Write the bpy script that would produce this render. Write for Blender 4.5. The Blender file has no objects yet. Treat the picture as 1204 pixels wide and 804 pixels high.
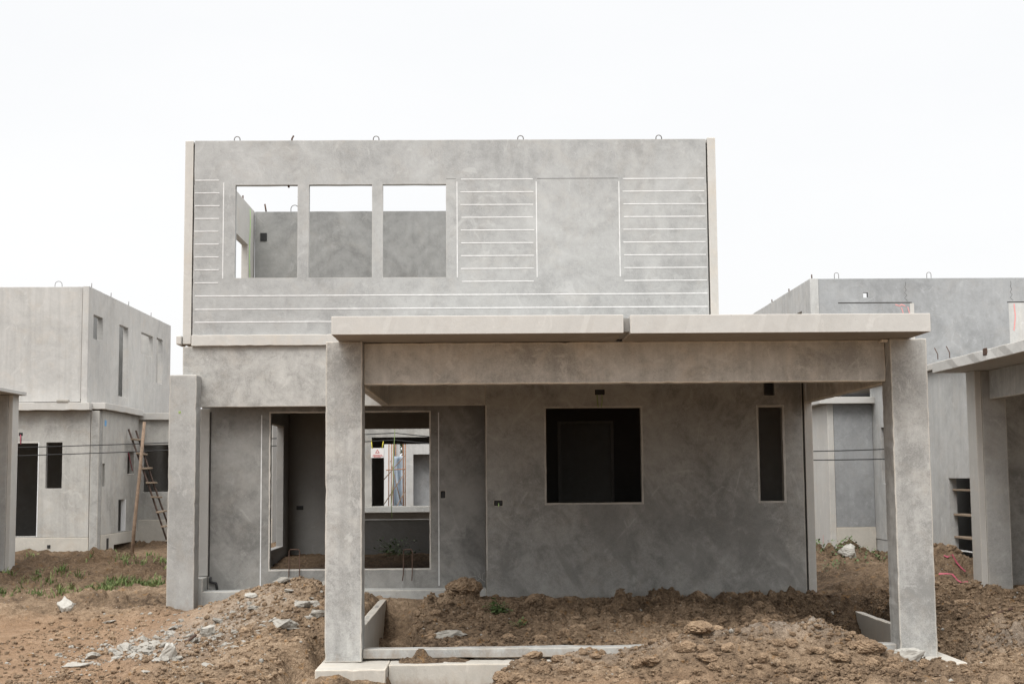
import bpy, bmesh, math, random
import numpy as np
from mathutils import Vector, Matrix, noise as mnoise

scene = bpy.context.scene
C = scene.collection
rnd = random.Random(7)
R_ = math.radians

# ------------------------------------------------------------------ materials
class NT:
    def __init__(s, name):
        s.m = bpy.data.materials.new(name); s.m.use_nodes = True
        s.t = s.m.node_tree; s.n = s.t.nodes; s.l = s.t.links
        s.n.clear()
        s.out = s.n.new('ShaderNodeOutputMaterial')
        s.b = s.n.new('ShaderNodeBsdfPrincipled')
        s.l.new(s.b.outputs[0], s.out.inputs[0])
        s.b.inputs['Roughness'].default_value = .9
        s.b.inputs['Specular IOR Level'].default_value = .25
    def node(s, typ, **kw):
        n = s.n.new(typ)
        for k, v in kw.items():
            if hasattr(n, k): setattr(n, k, v)
            else: n.inputs[k.replace('_', ' ')].default_value = v
        return n
    def link(s, a, b): s.l.new(a, b)
    def pos(s, off=(0, 0, 0), scale=(1, 1, 1), obj=False):
        if obj: src = s.node('ShaderNodeTexCoord').outputs['Object']
        else: src = s.node('ShaderNodeNewGeometry').outputs['Position']
        mp = s.node('ShaderNodeMapping'); s.link(src, mp.inputs[0])
        mp.inputs['Location'].default_value = off; mp.inputs['Scale'].default_value = scale
        return mp.outputs[0]
    def noise(s, v, scale, detail=6, rough=.55, dist=0):
        n = s.node('ShaderNodeTexNoise'); s.link(v, n.inputs['Vector'])
        n.inputs['Scale'].default_value = scale; n.inputs['Detail'].default_value = detail
        n.inputs['Roughness'].default_value = rough; n.inputs['Distortion'].default_value = dist
        return n.outputs[0]
    def math(s, op, a, b=None, clamp=False):
        n = s.node('ShaderNodeMath', operation=op); n.use_clamp = clamp
        for i, x in enumerate((a, b)):
            if x is None: continue
            if isinstance(x, (int, float)): n.inputs[i].default_value = x
            else: s.link(x, n.inputs[i])
        return n.outputs[0]
    def ramp(s, f, stops):
        n = s.node('ShaderNodeValToRGB'); s.link(f, n.inputs[0])
        e = n.color_ramp.elements
        while len(e) < len(stops): e.new(.5)
        for el, (p, c) in zip(e, stops):
            el.position = p; el.color = (*c, 1) if len(c) == 3 else c
        return n.outputs[0]
    def mix(s, f, a, b, mode='MIX'):
        n = s.node('ShaderNodeMix', data_type='RGBA', blend_type=mode)
        for sock, x in ((n.inputs[0], f), (n.inputs[6], a), (n.inputs[7], b)):
            if isinstance(x, (int, float)): sock.default_value = x
            elif isinstance(x, tuple): sock.default_value = (*x, 1)
            else: s.link(x, sock)
        return n.outputs[2]
    def bump(s, h, strength, dist):
        n = s.node('ShaderNodeBump'); s.link(h, n.inputs['Height'])
        n.inputs['Strength'].default_value = strength; n.inputs['Distance'].default_value = dist
        s.link(n.outputs[0], s.b.inputs['Normal'])

def mul(c, k): return tuple(min(1, x * k) for x in c)

def concrete(name, col, seed=0, contrast=1.0, swirl=1.0, warm=(.40, .33, .25), stain=.25, edge=.5, streak=.15, scale=1.0, rough_bump=.35, diag=0.0, scratch=0.0, arcs_at=(), arc_amp=.13, mud=None):
    s = NT(name)
    off = (seed * 7.3, seed * 3.1, seed * 5.7)
    p = s.pos(off)
    big = s.noise(p, .55 * scale, 5, .55, .6)
    mid = s.noise(p, 1.7 * scale, 7, .6, 1.8)
    # trowel swirls: cloud noise looked up through a second, slower noise so that it curls
    wn0 = s.node('ShaderNodeTexNoise'); s.link(p, wn0.inputs['Vector']); wn0.inputs['Scale'].default_value = .8 * scale; wn0.inputs['Detail'].default_value = 3
    vm0 = s.node('ShaderNodeVectorMath', operation='MULTIPLY_ADD'); s.link(wn0.outputs['Color'], vm0.inputs[0])
    vm0.inputs[1].default_value = (2.6, 2.6, 2.6); s.link(p, vm0.inputs[2])
    wv0 = s.noise(vm0.outputs[0], 1.5 * scale, 9, .62, .9)
    wisp = s.noise(s.pos(off, (1, 1, 1)), .9 * scale, 9, .66, 3.2)
    fine = s.noise(p, 16, 6, .65, .4)
    grain = s.noise(p, 95, 3, .6)
    f = s.math('ADD', s.math('MULTIPLY', big, .42), s.math('MULTIPLY', mid, .38))
    arcs = s.math('ADD', s.math('MULTIPLY', s.math('SUBTRACT', wv0, .5), .38 * swirl), s.math('MULTIPLY', s.math('SUBTRACT', wisp, .5), .30 * swirl))
    f = s.math('ADD', f, arcs)
    for ax_, az_, rad_ in arcs_at:
        # arm-length sweeps of the steel trowel around one standing place
        w = s.node('ShaderNodeTexWave', wave_type='RINGS', rings_direction='SPHERICAL')
        wm = s.node('ShaderNodeMapping'); s.link(s.node('ShaderNodeNewGeometry').outputs['Position'], wm.inputs[0])
        wm.inputs['Location'].default_value = (-ax_, 0, -az_ * .8); wm.inputs['Scale'].default_value = (1, 0, .8); s.link(wm.outputs[0], w.inputs['Vector'])
        w.inputs['Scale'].default_value = 1.35; w.inputs['Distortion'].default_value = 6.5; w.inputs['Detail'].default_value = 5
        w.inputs['Detail Scale'].default_value = 1.1; w.inputs['Detail Roughness'].default_value = .68
        ln = s.node('ShaderNodeVectorMath', operation='LENGTH'); s.link(wm.outputs[0], ln.inputs[0])
        fall = s.ramp(s.math('DIVIDE', ln.outputs['Value'], rad_), [(.15, (.2,) * 3), (.5, (1, 1, 1)), (1.0, (0, 0, 0))])
        f = s.math('ADD', f, s.math('MULTIPLY', s.math('MULTIPLY', s.math('SUBTRACT', w.outputs['Fac'], .5), s.math('MULTIPLY', mid, arc_amp)), fall))
    f = s.math('ADD', f, s.math('MULTIPLY', s.math('SUBTRACT', fine, .18), .22))
    f = s.math('ADD', f, s.math('MULTIPLY', s.math('SUBTRACT', grain, .5), .30))
    a = .10 / max(contrast, .05)
    c = s.ramp(f, [(max(0, .47 - 1.4 * a), mul(col, 1 - .30 * contrast)), (.47, col), (min(1, .47 + 1.5 * a), mul(col, 1 + .22 * contrast))])
    # warm patches of curing and rust-brown dust
    wn = s.noise(s.pos((seed * 4.1, 9, seed)), 2.1, 8, .7, .8)
    wf = s.ramp(wn, [(.5, (0, 0, 0)), (.72, (stain, stain, stain))])
    lum = sum(col) / 3
    wc = tuple(x / (sum(warm) / 3) * lum for x in warm)
    c = s.mix(wf, c, wc)
    # vertical run marks
    sn = s.noise(s.pos(off, (5.5, 5.5, .28)), 1.4, 5, .6, .2)
    sf = s.ramp(sn, [(.44, (0, 0, 0)), (.68, (streak, streak, streak))])
    c = s.mix(sf, c, mul(col, .62))
    # laitance blooms: pale plaster smears
    pn = s.noise(s.pos((seed + 3, seed * 2, 4)), 2.2, 12, .74, 2.2)
    pf = s.ramp(pn, [(.575, (0, 0, 0)), (.615, (.38 * contrast,) * 3), (.75, (.55 * contrast,) * 3)])
    c = s.mix(pf, c, mul(col, 1.35))
    if diag:
        # broad sweeps of the float across the slab
        mp1 = s.node('ShaderNodeMapping'); s.link(s.node('ShaderNodeNewGeometry').outputs['Position'], mp1.inputs[0])
        mp1.inputs['Rotation'].default_value = (0, R_(-54), 0)
        mp2 = s.node('ShaderNodeMapping'); s.link(mp1.outputs[0], mp2.inputs[0])
        mp2.inputs['Scale'].default_value = (.17, 1, .62); mp2.inputs['Location'].default_value = off
        dg = s.noise(mp2.outputs[0], 1.5, 9, .66, .45)
        c = s.mix(s.ramp(dg, [(.55, (0, 0, 0)), (.60, (diag * .8,) * 3), (.70, (diag,) * 3)]), c, mul(col, .62))
        c = s.mix(s.ramp(dg, [(.34, (diag * .6,) * 3), (.40, (0, 0, 0))]), c, mul(col, 1.25))
    # pinholes
    v = s.node('ShaderNodeTexVoronoi', feature='F1'); s.link(p, v.inputs['Vector']); v.inputs['Scale'].default_value = 11
    pin = s.ramp(v.outputs['Distance'], [(.03, (.7, .7, .7)), (.075, (0, 0, 0))])
    vm = s.node('ShaderNodeSeparateColor'); s.link(v.outputs['Color'], vm.inputs[0])
    pin = s.math('MULTIPLY', pin, s.math('GREATER_THAN', vm.outputs[0], .72))
    c = s.mix(pin, c, mul(col, .45))
    if scratch:
        vs = s.node('ShaderNodeTexVoronoi', feature='DISTANCE_TO_EDGE')
        wv = s.node('ShaderNodeMixRGB'); wv.inputs[0].default_value = .12
        pp = s.pos((seed, 2, seed * 3), (1, 1, .45)); s.link(pp, wv.inputs[1])
        nn = s.node('ShaderNodeTexNoise'); nn.inputs['Scale'].default_value = 1.3; s.link(pp, nn.inputs['Vector']); s.link(nn.outputs['Color'], wv.inputs[2])
        s.link(wv.outputs[0], vs.inputs['Vector']); vs.inputs['Scale'].default_value = 1.1
        lf = s.ramp(vs.outputs['Distance'], [(.0, (scratch,) * 3), (.011, (0, 0, 0))])
        lf = s.math('MULTIPLY', lf, s.ramp(mid, [(.5, (0, 0, 0)), (.6, (1, 1, 1))]))
        c = s.mix(lf, c, mul(col, 1.5))
    if edge:
        bv = s.node('ShaderNodeBevel', samples=3); bv.inputs['Radius'].default_value = .026
        g = s.node('ShaderNodeNewGeometry')
        d = s.node('ShaderNodeVectorMath', operation='DOT_PRODUCT')
        s.link(bv.outputs[0], d.inputs[0]); s.link(g.outputs['Normal'], d.inputs[1])
        ef = s.math('MULTIPLY', s.math('SUBTRACT', 1.0, d.outputs['Value']), 11.0, True)
        ef = s.math('MULTIPLY', ef, s.math('MULTIPLY', s.noise(p, 5, 5, .7), edge * 1.9), True)
        c = s.mix(ef, c, (col[0] * 1.75, col[1] * 1.62, col[2] * 1.45))
    if mud is not None:
        sz = s.node('ShaderNodeSeparateXYZ'); s.link(s.node('ShaderNodeNewGeometry').outputs['Position'], sz.inputs[0])
        mz = s.math('MULTIPLY', s.math('SUBTRACT', mud, sz.outputs[2]), 3.2)
        mf = s.math('ADD', mz, s.math('MULTIPLY', s.math('SUBTRACT', s.noise(s.pos((seed, 1, 2), (1, 1, .5)), 5.5, 8, .72), .5), 2.4))
        mf = s.ramp(mf, [(.0, (0, 0, 0)), (.55, (.5,) * 3), (1.0, (.72,) * 3)])
        c = s.mix(mf, c, (.215, .150, .098))
    s.link(c, s.b.inputs['Base Color'])
    h = s.math('ADD', s.math('MULTIPLY', mid, .7), s.math('ADD', s.math('MULTIPLY', fine, .35), s.math('MULTIPLY', grain, .12)))
    h = s.math('SUBTRACT', h, s.math('MULTIPLY', pin, .5))
    s.bump(h, rough_bump, .02)
    rr = s.ramp(mid, [(.3, (.72,) * 3), (.7, (.92,) * 3)]); s.link(rr, s.b.inputs['Roughness'])
    return s.m

def plain(name, col, rough=.8, metal=0, var=.25, scale=9, col2=None):
    s = NT(name)
    p = s.pos(obj=True)
    n = s.noise(p, scale, 6, .65, .5)
    c = s.ramp(n, [(.3, mul(col, 1 - var)), (.5, col), (.72, col2 or mul(col, 1 + var))])
    s.link(c, s.b.inputs['Base Color']); s.b.inputs['Roughness'].default_value = rough
    s.b.inputs['Metallic'].default_value = metal
    s.bump(n, .3, .01)
    return s.m

def dirt_material(name, obj=False, tone=1.0, rnd_off=False):
    s = NT(name)
    p = s.pos(obj=obj)
    if rnd_off:
        oi = s.node('ShaderNodeObjectInfo'); va = s.node('ShaderNodeVectorMath', operation='MULTIPLY_ADD')
        cb = s.node('ShaderNodeCombineXYZ'); s.link(oi.outputs['Random'], cb.inputs[0]); s.link(oi.outputs['Random'], cb.inputs[1])
        s.link(cb.outputs[0], va.inputs[0]); va.inputs[1].default_value = (37, 19, 0); s.link(p, va.inputs[2]); p = va.outputs[0]
    big = s.noise(p, .33, 5, .55, .5)
    mid = s.noise(p, 2.1, 7, .62, .7)
    fine = s.noise(p, 13, 7, .7, .3)
    grit = s.noise(p, 70, 4, .65)
    f = s.math('ADD', s.math('MULTIPLY', big, .36), s.math('MULTIPLY', mid, .34))
    f = s.math('ADD', f, s.math('MULTIPLY', s.math('SUBTRACT', fine, .13), .46))
    f = s.math('ADD', f, s.math('MULTIPLY', s.math('SUBTRACT', grit, .5), .30))
    k = tone
    c = s.ramp(f, [(.37, mul((.070, .048, .032), k)), (.46, mul((.160, .113, .075), k)), (.54, mul((.250, .176, .114), k)), (.65, mul((.390, .290, .198), k))])
    # ochre clay spots
    on = s.noise(p, 6.5, 5, .6, .6)
    of = s.ramp(on, [(.60, (0, 0, 0)), (.68, (.6, .6, .6))])
    c = s.mix(of, c, mul((.30, .165, .065), k))
    # pale grit
    v = s.node('ShaderNodeTexVoronoi', feature='F1'); s.link(p, v.inputs['Vector']); v.inputs['Scale'].default_value = 21
    sc = s.node('ShaderNodeSeparateColor'); s.link(v.outputs['Color'], sc.inputs[0])
    gf = s.math('MULTIPLY', s.ramp(v.outputs['Distance'], [(.16, (1, 1, 1)), (.24, (0, 0, 0))]), s.math('GREATER_THAN', sc.outputs[0], .93))
    c = s.mix(s.math('MULTIPLY', gf, .75), c, (.40, .36, .31))
    if not obj:
        # darker damp soil behind the carport and round the houses at the back, plus shade painted on the room floors
        g = s.node('ShaderNodeSeparateXYZ'); gg = s.node('ShaderNodeNewGeometry'); s.link(gg.outputs['Position'], g.inputs[0])
        dn = s.math('ADD', g.outputs[1], s.math('MULTIPLY', mid, 4.0))
        at_ = s.node('ShaderNodeAttribute', attribute_name='damp_shade')
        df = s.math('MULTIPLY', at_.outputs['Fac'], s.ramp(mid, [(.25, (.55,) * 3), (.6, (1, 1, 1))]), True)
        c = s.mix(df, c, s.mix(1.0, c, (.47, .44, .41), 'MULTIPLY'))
        ad = s.node('ShaderNodeAttribute', attribute_name='dust')
        uf = s.math('MULTIPLY', ad.outputs['Fac'], s.ramp(fine, [(.30, (.25,) * 3), (.62, (1, 1, 1))]), True)
        c = s.mix(uf, c, s.ramp(grit, [(.3, (.27, .24, .205)), (.7, (.43, .395, .35))]))
        al = s.node('ShaderNodeAttribute', attribute_name='packed')
        lf = s.math('MULTIPLY', al.outputs['Fac'], .75)
        c = s.mix(lf, c, s.ramp(s.math('ADD', s.math('MULTIPLY', mid, .5), s.math('MULTIPLY', fine, .5)), [(.3, (.185, .115, .068)), (.5, (.265, .170, .104)), (.72, (.34, .235, .155))]))
    s.link(c, s.b.inputs['Base Color']); s.b.inputs['Roughness'].default_value = .97; s.b.inputs['Specular IOR Level'].default_value = .1
    h = s.math('ADD', s.math('MULTIPLY', fine, .8), s.math('MULTIPLY', grit, .4))
    for vs_, am in ((24, .55), (58, .30)):
        vv = s.node('ShaderNodeTexVoronoi', feature='F1'); s.link(p, vv.inputs['Vector']); vv.inputs['Scale'].default_value = vs_
        h = s.math('SUBTRACT', h, s.math('MULTIPLY', vv.outputs['Distance'], am))
    s.bump(h, .35 if rnd_off else 1.0, .008 if rnd_off else .04)
    return s.m

M = {}
M['facade'] = concrete('facade_concrete', (.340, .343, .337), 1, .85, .75, stain=.12, streak=.08, edge=.25, arcs_at=((1.40, 6.75, 1.9), (-2.1, 7.6, 1.5)))
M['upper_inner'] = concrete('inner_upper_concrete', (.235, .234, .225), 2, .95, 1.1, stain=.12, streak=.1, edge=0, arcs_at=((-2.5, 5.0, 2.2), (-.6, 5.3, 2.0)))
M['cast'] = concrete('beige_cast_edge', (.445, .432, .405), 3, .55, .3, stain=.3, streak=.12, edge=.25, mud=0.25)
M['slab'] = concrete('pale_slab_concrete', (.450, .440, .417), 4, .5, .3, stain=.08, streak=0, edge=.25)
M['column'] = concrete('column_concrete', (.368, .364, .347), 5, 1.15, .8, stain=.18, streak=.42, edge=.75, mud=-0.02)
M['porch_column'] = concrete('grey_column_concrete', (.325, .322, .308), 6, .9, .7, stain=.22, streak=.22, edge=.5, mud=.34)
M['beam'] = concrete('beam_concrete', (.485, .472, .442), 7, 1.15, .8, stain=.35, streak=.38, edge=.9, scratch=.25)
M['wall'] = concrete('ground_floor_concrete', (.292, .287, .270), 8, 1.15, .75, stain=.15, streak=.10, edge=.7, scratch=.42, diag=.62, mud=.34)
M['porch_wall'] = concrete('shade_dark_porch_concrete', (.215, .211, .199), 23, 1.15, .75, stain=.15, streak=.10, edge=.7, scratch=.42, diag=.62, mud=.34)  # wall concrete in a darker colour, standing in for porch shade
M['lintel'] = concrete('porch_lintel_concrete', (.36, .352, .332), 15, 1.1, 1.0, stain=.2, streak=.1, edge=.5)
M['plinth'] = concrete('plinth_concrete', (.43, .405, .36), 9, .7, .4, stain=.35, streak=.1, edge=.5, mud=-0.16)
M['curb'] = concrete('grey_curb_concrete', (.345, .345, .33), 10, .9, .8, stain=.2, streak=.05, edge=.6, mud=0.12)
M['room'] = concrete('room_concrete', (.27, .262, .247), 11, .7, .5, stain=.2, streak=.08, edge=0)
M['dim_room'] = concrete('shade_dark_room_concrete', (.10, .096, .09), 19, .7, .5, stain=.1, streak=.05, edge=0)  # room concrete darkened in colour to paint the gloom of unlit rooms
M['house_l'] = concrete('neighbour_concrete', (.425, .415, .395), 12, .8, .7, stain=.25, streak=.28, edge=0, scale=.7)
M['house_l2'] = concrete('neighbour_lower_concrete', (.37, .36, .335), 16, 1.0, .8, stain=.3, streak=.35, edge=0, scale=.7)
M['house_r'] = concrete('blue_grey_concrete', (.275, .281, .284), 13, .85, .9, stain=.10, streak=.15, edge=0, scale=.8)
M['house_r_side'] = concrete('pale_grey_concrete', (.42, .418, .405), 14, .8, .8, stain=.2, streak=.3, edge=0, scale=.8)
M['chunk'] = concrete('broken_concrete', (.285, .268, .236), 17, 1.0, .2, stain=.3, streak=0, edge=0)
M['soffit'] = concrete('shade_darkened_soffit', (.26, .235, .205), 18, .8, .4, stain=.4, streak=0, edge=0)  # darker slab concrete: shade painted on the carport roof undersides
M['dirt'] = dirt_material('brown_dirt', tone=.9)
M['clod'] = dirt_material('dirt_clod_soil', True, .98, True)
M['crumb'] = dirt_material('soil_crumbs', True, 1.0)
M['white'] = plain('white_plastic_strip', (.60, .60, .595), .6, var=.15)
M['dark'] = plain('dark_joint', (.035, .032, .03), .95)
M['steel'] = plain('grey_steel_bar', (.16, .15, .145), .5, .6)
M['rust'] = plain('rusty_steel_bar', (.085, .052, .038), .85, .1, .4)
M['wood'] = plain('weathered_wood', (.200, .142, .100), .85, var=.35, scale=14)
M['woodp'] = plain('pale_sawn_wood', (.26, .20, .145), .85, var=.2)
M['ladder'] = plain('dark_rail_wood', (.085, .058, .046), .8, var=.3)
M['orange'] = plain('orange_scaffold', (.30, .165, .10), .8, var=.4)
M['cable'] = plain('black_cable', (.02, .02, .02), .6)
M['green'] = plain('green_line_paint', (.42, .60, .27), .7, var=.1)
M['green_dark'] = plain('green_hose', (.25, .33, .13), .7, var=.15)
M['pink'] = plain('pink_tape', (.42, .09, .13), .7, var=.25)
M['redmark'] = plain('red_spray_paint', (.60, .27, .26), .8, var=.1)
M['blue'] = plain('blue_sticker', (.10, .30, .55), .5, var=.1)
M['signw'] = plain('white_sign_board', (.75, .73, .71), .6, var=.03)
M['signr'] = plain('red_sign_print', (.55, .09, .09), .6, var=.1)
M['yellow'] = plain('yellow_strap', (.55, .47, .06), .6, var=.1)
M['whitewall'] = plain('white_render', (.66, .66, .655), .8, var=.05, scale=1)
M['grass'] = plain('grass_blades', (.105, .150, .045), .7, var=.5, scale=3, col2=(.24, .23, .10))
M['weed'] = plain('weed_leaves', (.085, .125, .045), .7, var=.4, scale=5)
M['leaf'] = plain('tree_leaves', (.09, .16, .035), .7, var=.4, scale=1.5)
M['tarp'] = plain('blue_grey_tarp', (.36, .42, .48), .6, var=.25, scale=2)
M['chalk'] = plain('chalk_scribble', (.42, .40, .37), .9, var=.05)
M['oil'] = plain('black_plastic', (.025, .025, .025), .4)

# ------------------------------------------------------------------ mesh helpers
def tag(o, label=None, cat=None, group=None, kind=None):
    if label: o['label'] = label
    if cat: o['category'] = cat
    if group: o['group'] = group
    if kind: o['kind'] = kind
    return o

def empty(name, loc, label, cat, group=None):
    o = bpy.data.objects.new(name, None); C.objects.link(o); o.location = loc
    o.empty_display_size = .3
    return tag(o, label, cat, group)

def link(name, bm, mat, parent=None, smooth=False, bevel=0, keep_world=True):
    me = bpy.data.meshes.new(name)
    bmesh.ops.recalc_face_normals(bm, faces=bm.faces[:])
    bm.to_mesh(me); bm.free()
    o = bpy.data.objects.new(name, me); C.objects.link(o)
    for m in (mat if isinstance(mat, (list, tuple)) else [mat]): me.materials.append(m)
    if smooth:
        for p in me.polygons: p.use_smooth = True
    if parent is not None:
        o.parent = parent
        if keep_world:
            # vertices are given in world space: cancel the chain of parent offsets
            off = Vector((0, 0, 0)); q = parent
            while q is not None: off += q.location; q = q.parent
            o.location = -off
    if bevel:
        b = o.modifiers.new('edge', 'BEVEL'); b.width = bevel; b.segments = 2; b.limit_method = 'ANGLE'; b.angle_limit = R_(50)
    return o

def cuts(lo, hi, extra, step):
    base = sorted({round(v, 5) for v in [lo, hi] + [e for e in extra if lo < e < hi]})
    out = [base[0]]
    for a, b in zip(base, base[1:]):
        n = max(1, int(round((b - a) / step)))
        out += [a + (b - a) * (i + 1) / n for i in range(n)]
    return out

def panel_bm(axis, u0, u1, z0, z1, t0, t1, holes=(), rough=.003, step=.22, seed=0, chip=0):
    """A slab of concrete: axis 'y' spans x (u) and z with thickness along y (t0..t1); axis 'x' spans y and z with thickness along x; axis 'z' spans x (u) and y (z) with thickness along z."""
    r = random.Random(seed + int(abs(u0 * 131 + z0 * 17 + t0 * 7)))
    us = cuts(u0, u1, [h[0] for h in holes] + [h[1] for h in holes], step)
    zs = cuts(z0, z1, [h[2] for h in holes] + [h[3] for h in holes], step)
    nu, nz = len(us) - 1, len(zs) - 1
    def solid(i, j):
        if i < 0 or j < 0 or i >= nu or j >= nz: return False
        cu, cz = (us[i] + us[i + 1]) / 2, (zs[j] + zs[j + 1]) / 2
        return not any(h[0] < cu < h[1] and h[2] < cz < h[3] for h in holes)
    bm = bmesh.new(); V = {}
    def vert(i, j, k):
        if (i, j, k) in V: return V[i, j, k]
        u, z = us[i], zs[j]
        edge = not all(solid(a, b) for a in (i - 1, i) for b in (j - 1, j))
        if edge:
            corner = sum(solid(a, b) for a in (i - 1, i) for b in (j - 1, j)) in (1, 3)
            if not corner:
                q = r.gauss(0, rough * .45)
                horiz = (solid(i - 1, j) == solid(i, j)) and (solid(i - 1, j - 1) == solid(i, j - 1))
                if chip and r.random() < chip:
                    c_ = r.uniform(.003, .010) * (1 if (solid(i, j) if horiz else solid(i, j)) else -1)
                    q += c_
                if horiz: z += q
                else: u += q
        t = (t0, t1)[k]
        p = (u, t, z) if axis == 'y' else ((t, u, z) if axis == 'x' else (u, z, t))
        V[i, j, k] = bm.verts.new(p); return V[i, j, k]
    for i in range(nu):
        for j in range(nz):
            if not solid(i, j): continue
            for k in (0, 1):
                bm.faces.new([vert(i, j, k), vert(i + 1, j, k), vert(i + 1, j + 1, k), vert(i, j + 1, k)])
            for (di, dj, a, b) in ((-1, 0, (i, j), (i, j + 1)), (1, 0, (i + 1, j), (i + 1, j + 1)), (0, -1, (i, j), (i + 1, j)), (0, 1, (i, j + 1), (i + 1, j + 1))):
                if not solid(i + di, j + dj):
                    bm.faces.new([vert(*a, 0), vert(*b, 0), vert(*b, 1), vert(*a, 1)])
    return bm

def panel(name, mat, parent, axis, u0, u1, z0, z1, t0, t1, holes=(), bevel=.008, **kw):
    return link(name, panel_bm(axis, u0, u1, z0, z1, t0, t1, holes, **kw), mat, parent, bevel=bevel)

def box(name, mat, parent, x0, x1, y0, y1, z0, z1, bevel=.004):
    bm = bmesh.new()
    bmesh.ops.create_cube(bm, size=1)
    for v in bm.verts:
        v.co = Vector((x0 + (x1 - x0) * (v.co.x + .5), y0 + (y1 - y0) * (v.co.y + .5), z0 + (z1 - z0) * (v.co.z + .5)))
    return link(name, bm, mat, parent, bevel=bevel)

def tube_bm(pts, r, seg=8, bm=None, r_end=None):
    bm = bm or bmesh.new()
    pts = [Vector(p) for p in pts]; rings = []
    for i, p in enumerate(pts):
        d = (pts[min(i + 1, len(pts) - 1)] - pts[max(i - 1, 0)]).normalized()
        a = d.orthogonal().normalized() if i == 0 else (rings_a - d * rings_a.dot(d)).normalized()
        rings_a = a; b = d.cross(a)
        rr = r if r_end is None else r + (r_end - r) * i / (len(pts) - 1)
        rings.append([bm.verts.new(p + (a * math.cos(t) + b * math.sin(t)) * rr) for t in (2 * math.pi * k / seg for k in range(seg))])
    for A, B in zip(rings, rings[1:]):
        for k in range(seg):
            bm.faces.new([A[k], A[(k + 1) % seg], B[(k + 1) % seg], B[k]])
    bm.faces.new(rings[0][::-1]); bm.faces.new(rings[-1])
    return bm

def tube(name, mat, parent, pts, r, seg=8, r_end=None):
    return link(name, tube_bm(pts, r, seg, r_end=r_end), mat, parent, smooth=True)

# ------------------------------------------------------------------ ground
def _hash(ix, iy, s):
    h = (ix.astype(np.int64) * 374761393 + iy.astype(np.int64) * 668265263 + s * 2147483647) & 0xFFFFFFFF
    h = ((h ^ (h >> 13)) * 1274126177) & 0xFFFFFFFF
    h = (h ^ (h >> 16)) & 0xFFFFFFFF
    return h / 4294967295.0

def vnoise(x, y, s=0):
    ix, iy = np.floor(x), np.floor(y); fx, fy = x - ix, y - iy
    fx = fx * fx * (3 - 2 * fx); fy = fy * fy * (3 - 2 * fy)
    a = _hash(ix, iy, s); b = _hash(ix + 1, iy, s); c = _hash(ix, iy + 1, s); d = _hash(ix + 1, iy + 1, s)
    return (a + (b - a) * fx) * (1 - fy) + (c + (d - c) * fx) * fy

def fbm(x, y, s=0, o=5, g=.5):
    v = 0; amp = 1; tot = 0
    for i in range(o):
        v = v + amp * vnoise(x * 2 ** i + 17.3 * i, y * 2 ** i - 9.1 * i, s + i); tot += amp; amp *= g
    return v / tot - .5

def lumps(x, y, cell, s, prob):
    """half-buried rounded clods: one possible dome per jittered cell"""
    gx, gy = x / cell, y / cell
    ix, iy = np.floor(gx), np.floor(gy); out = np.zeros_like(x)
    for dx in (-1, 0, 1):
        for dy in (-1, 0, 1):
            cx, cy = ix + dx, iy + dy
            px = cx + _hash(cx, cy, s); py = cy + _hash(cx, cy, s + 1)
            r = .22 + .42 * _hash(cx, cy, s + 2)
            on = _hash(cx, cy, s + 3) < prob
            st = .75 + .6 * _hash(cx, cy, s + 4)
            d2 = (((gx - px) * st) ** 2 + ((gy - py) / st) ** 2) / (r * r)
            h = np.sqrt(np.clip(1 - d2, 0, 1)) * r * cell * on * .75
            out = np.maximum(out, h)
    return out

def smooth(a, b, t):
    t = np.clip((t - a) / (b - a), 0, 1); return t * t * (3 - 2 * t)

def gauss(x, y, cx, cy, sx, sy, rot=0):
    c, s = math.cos(rot), math.sin(rot)
    dx, dy = x - cx, y - cy
    u = (dx * c + dy * s) / sx; v = (-dx * s + dy * c) / sy
    return np.exp(-.5 * (u * u + v * v))

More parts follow.
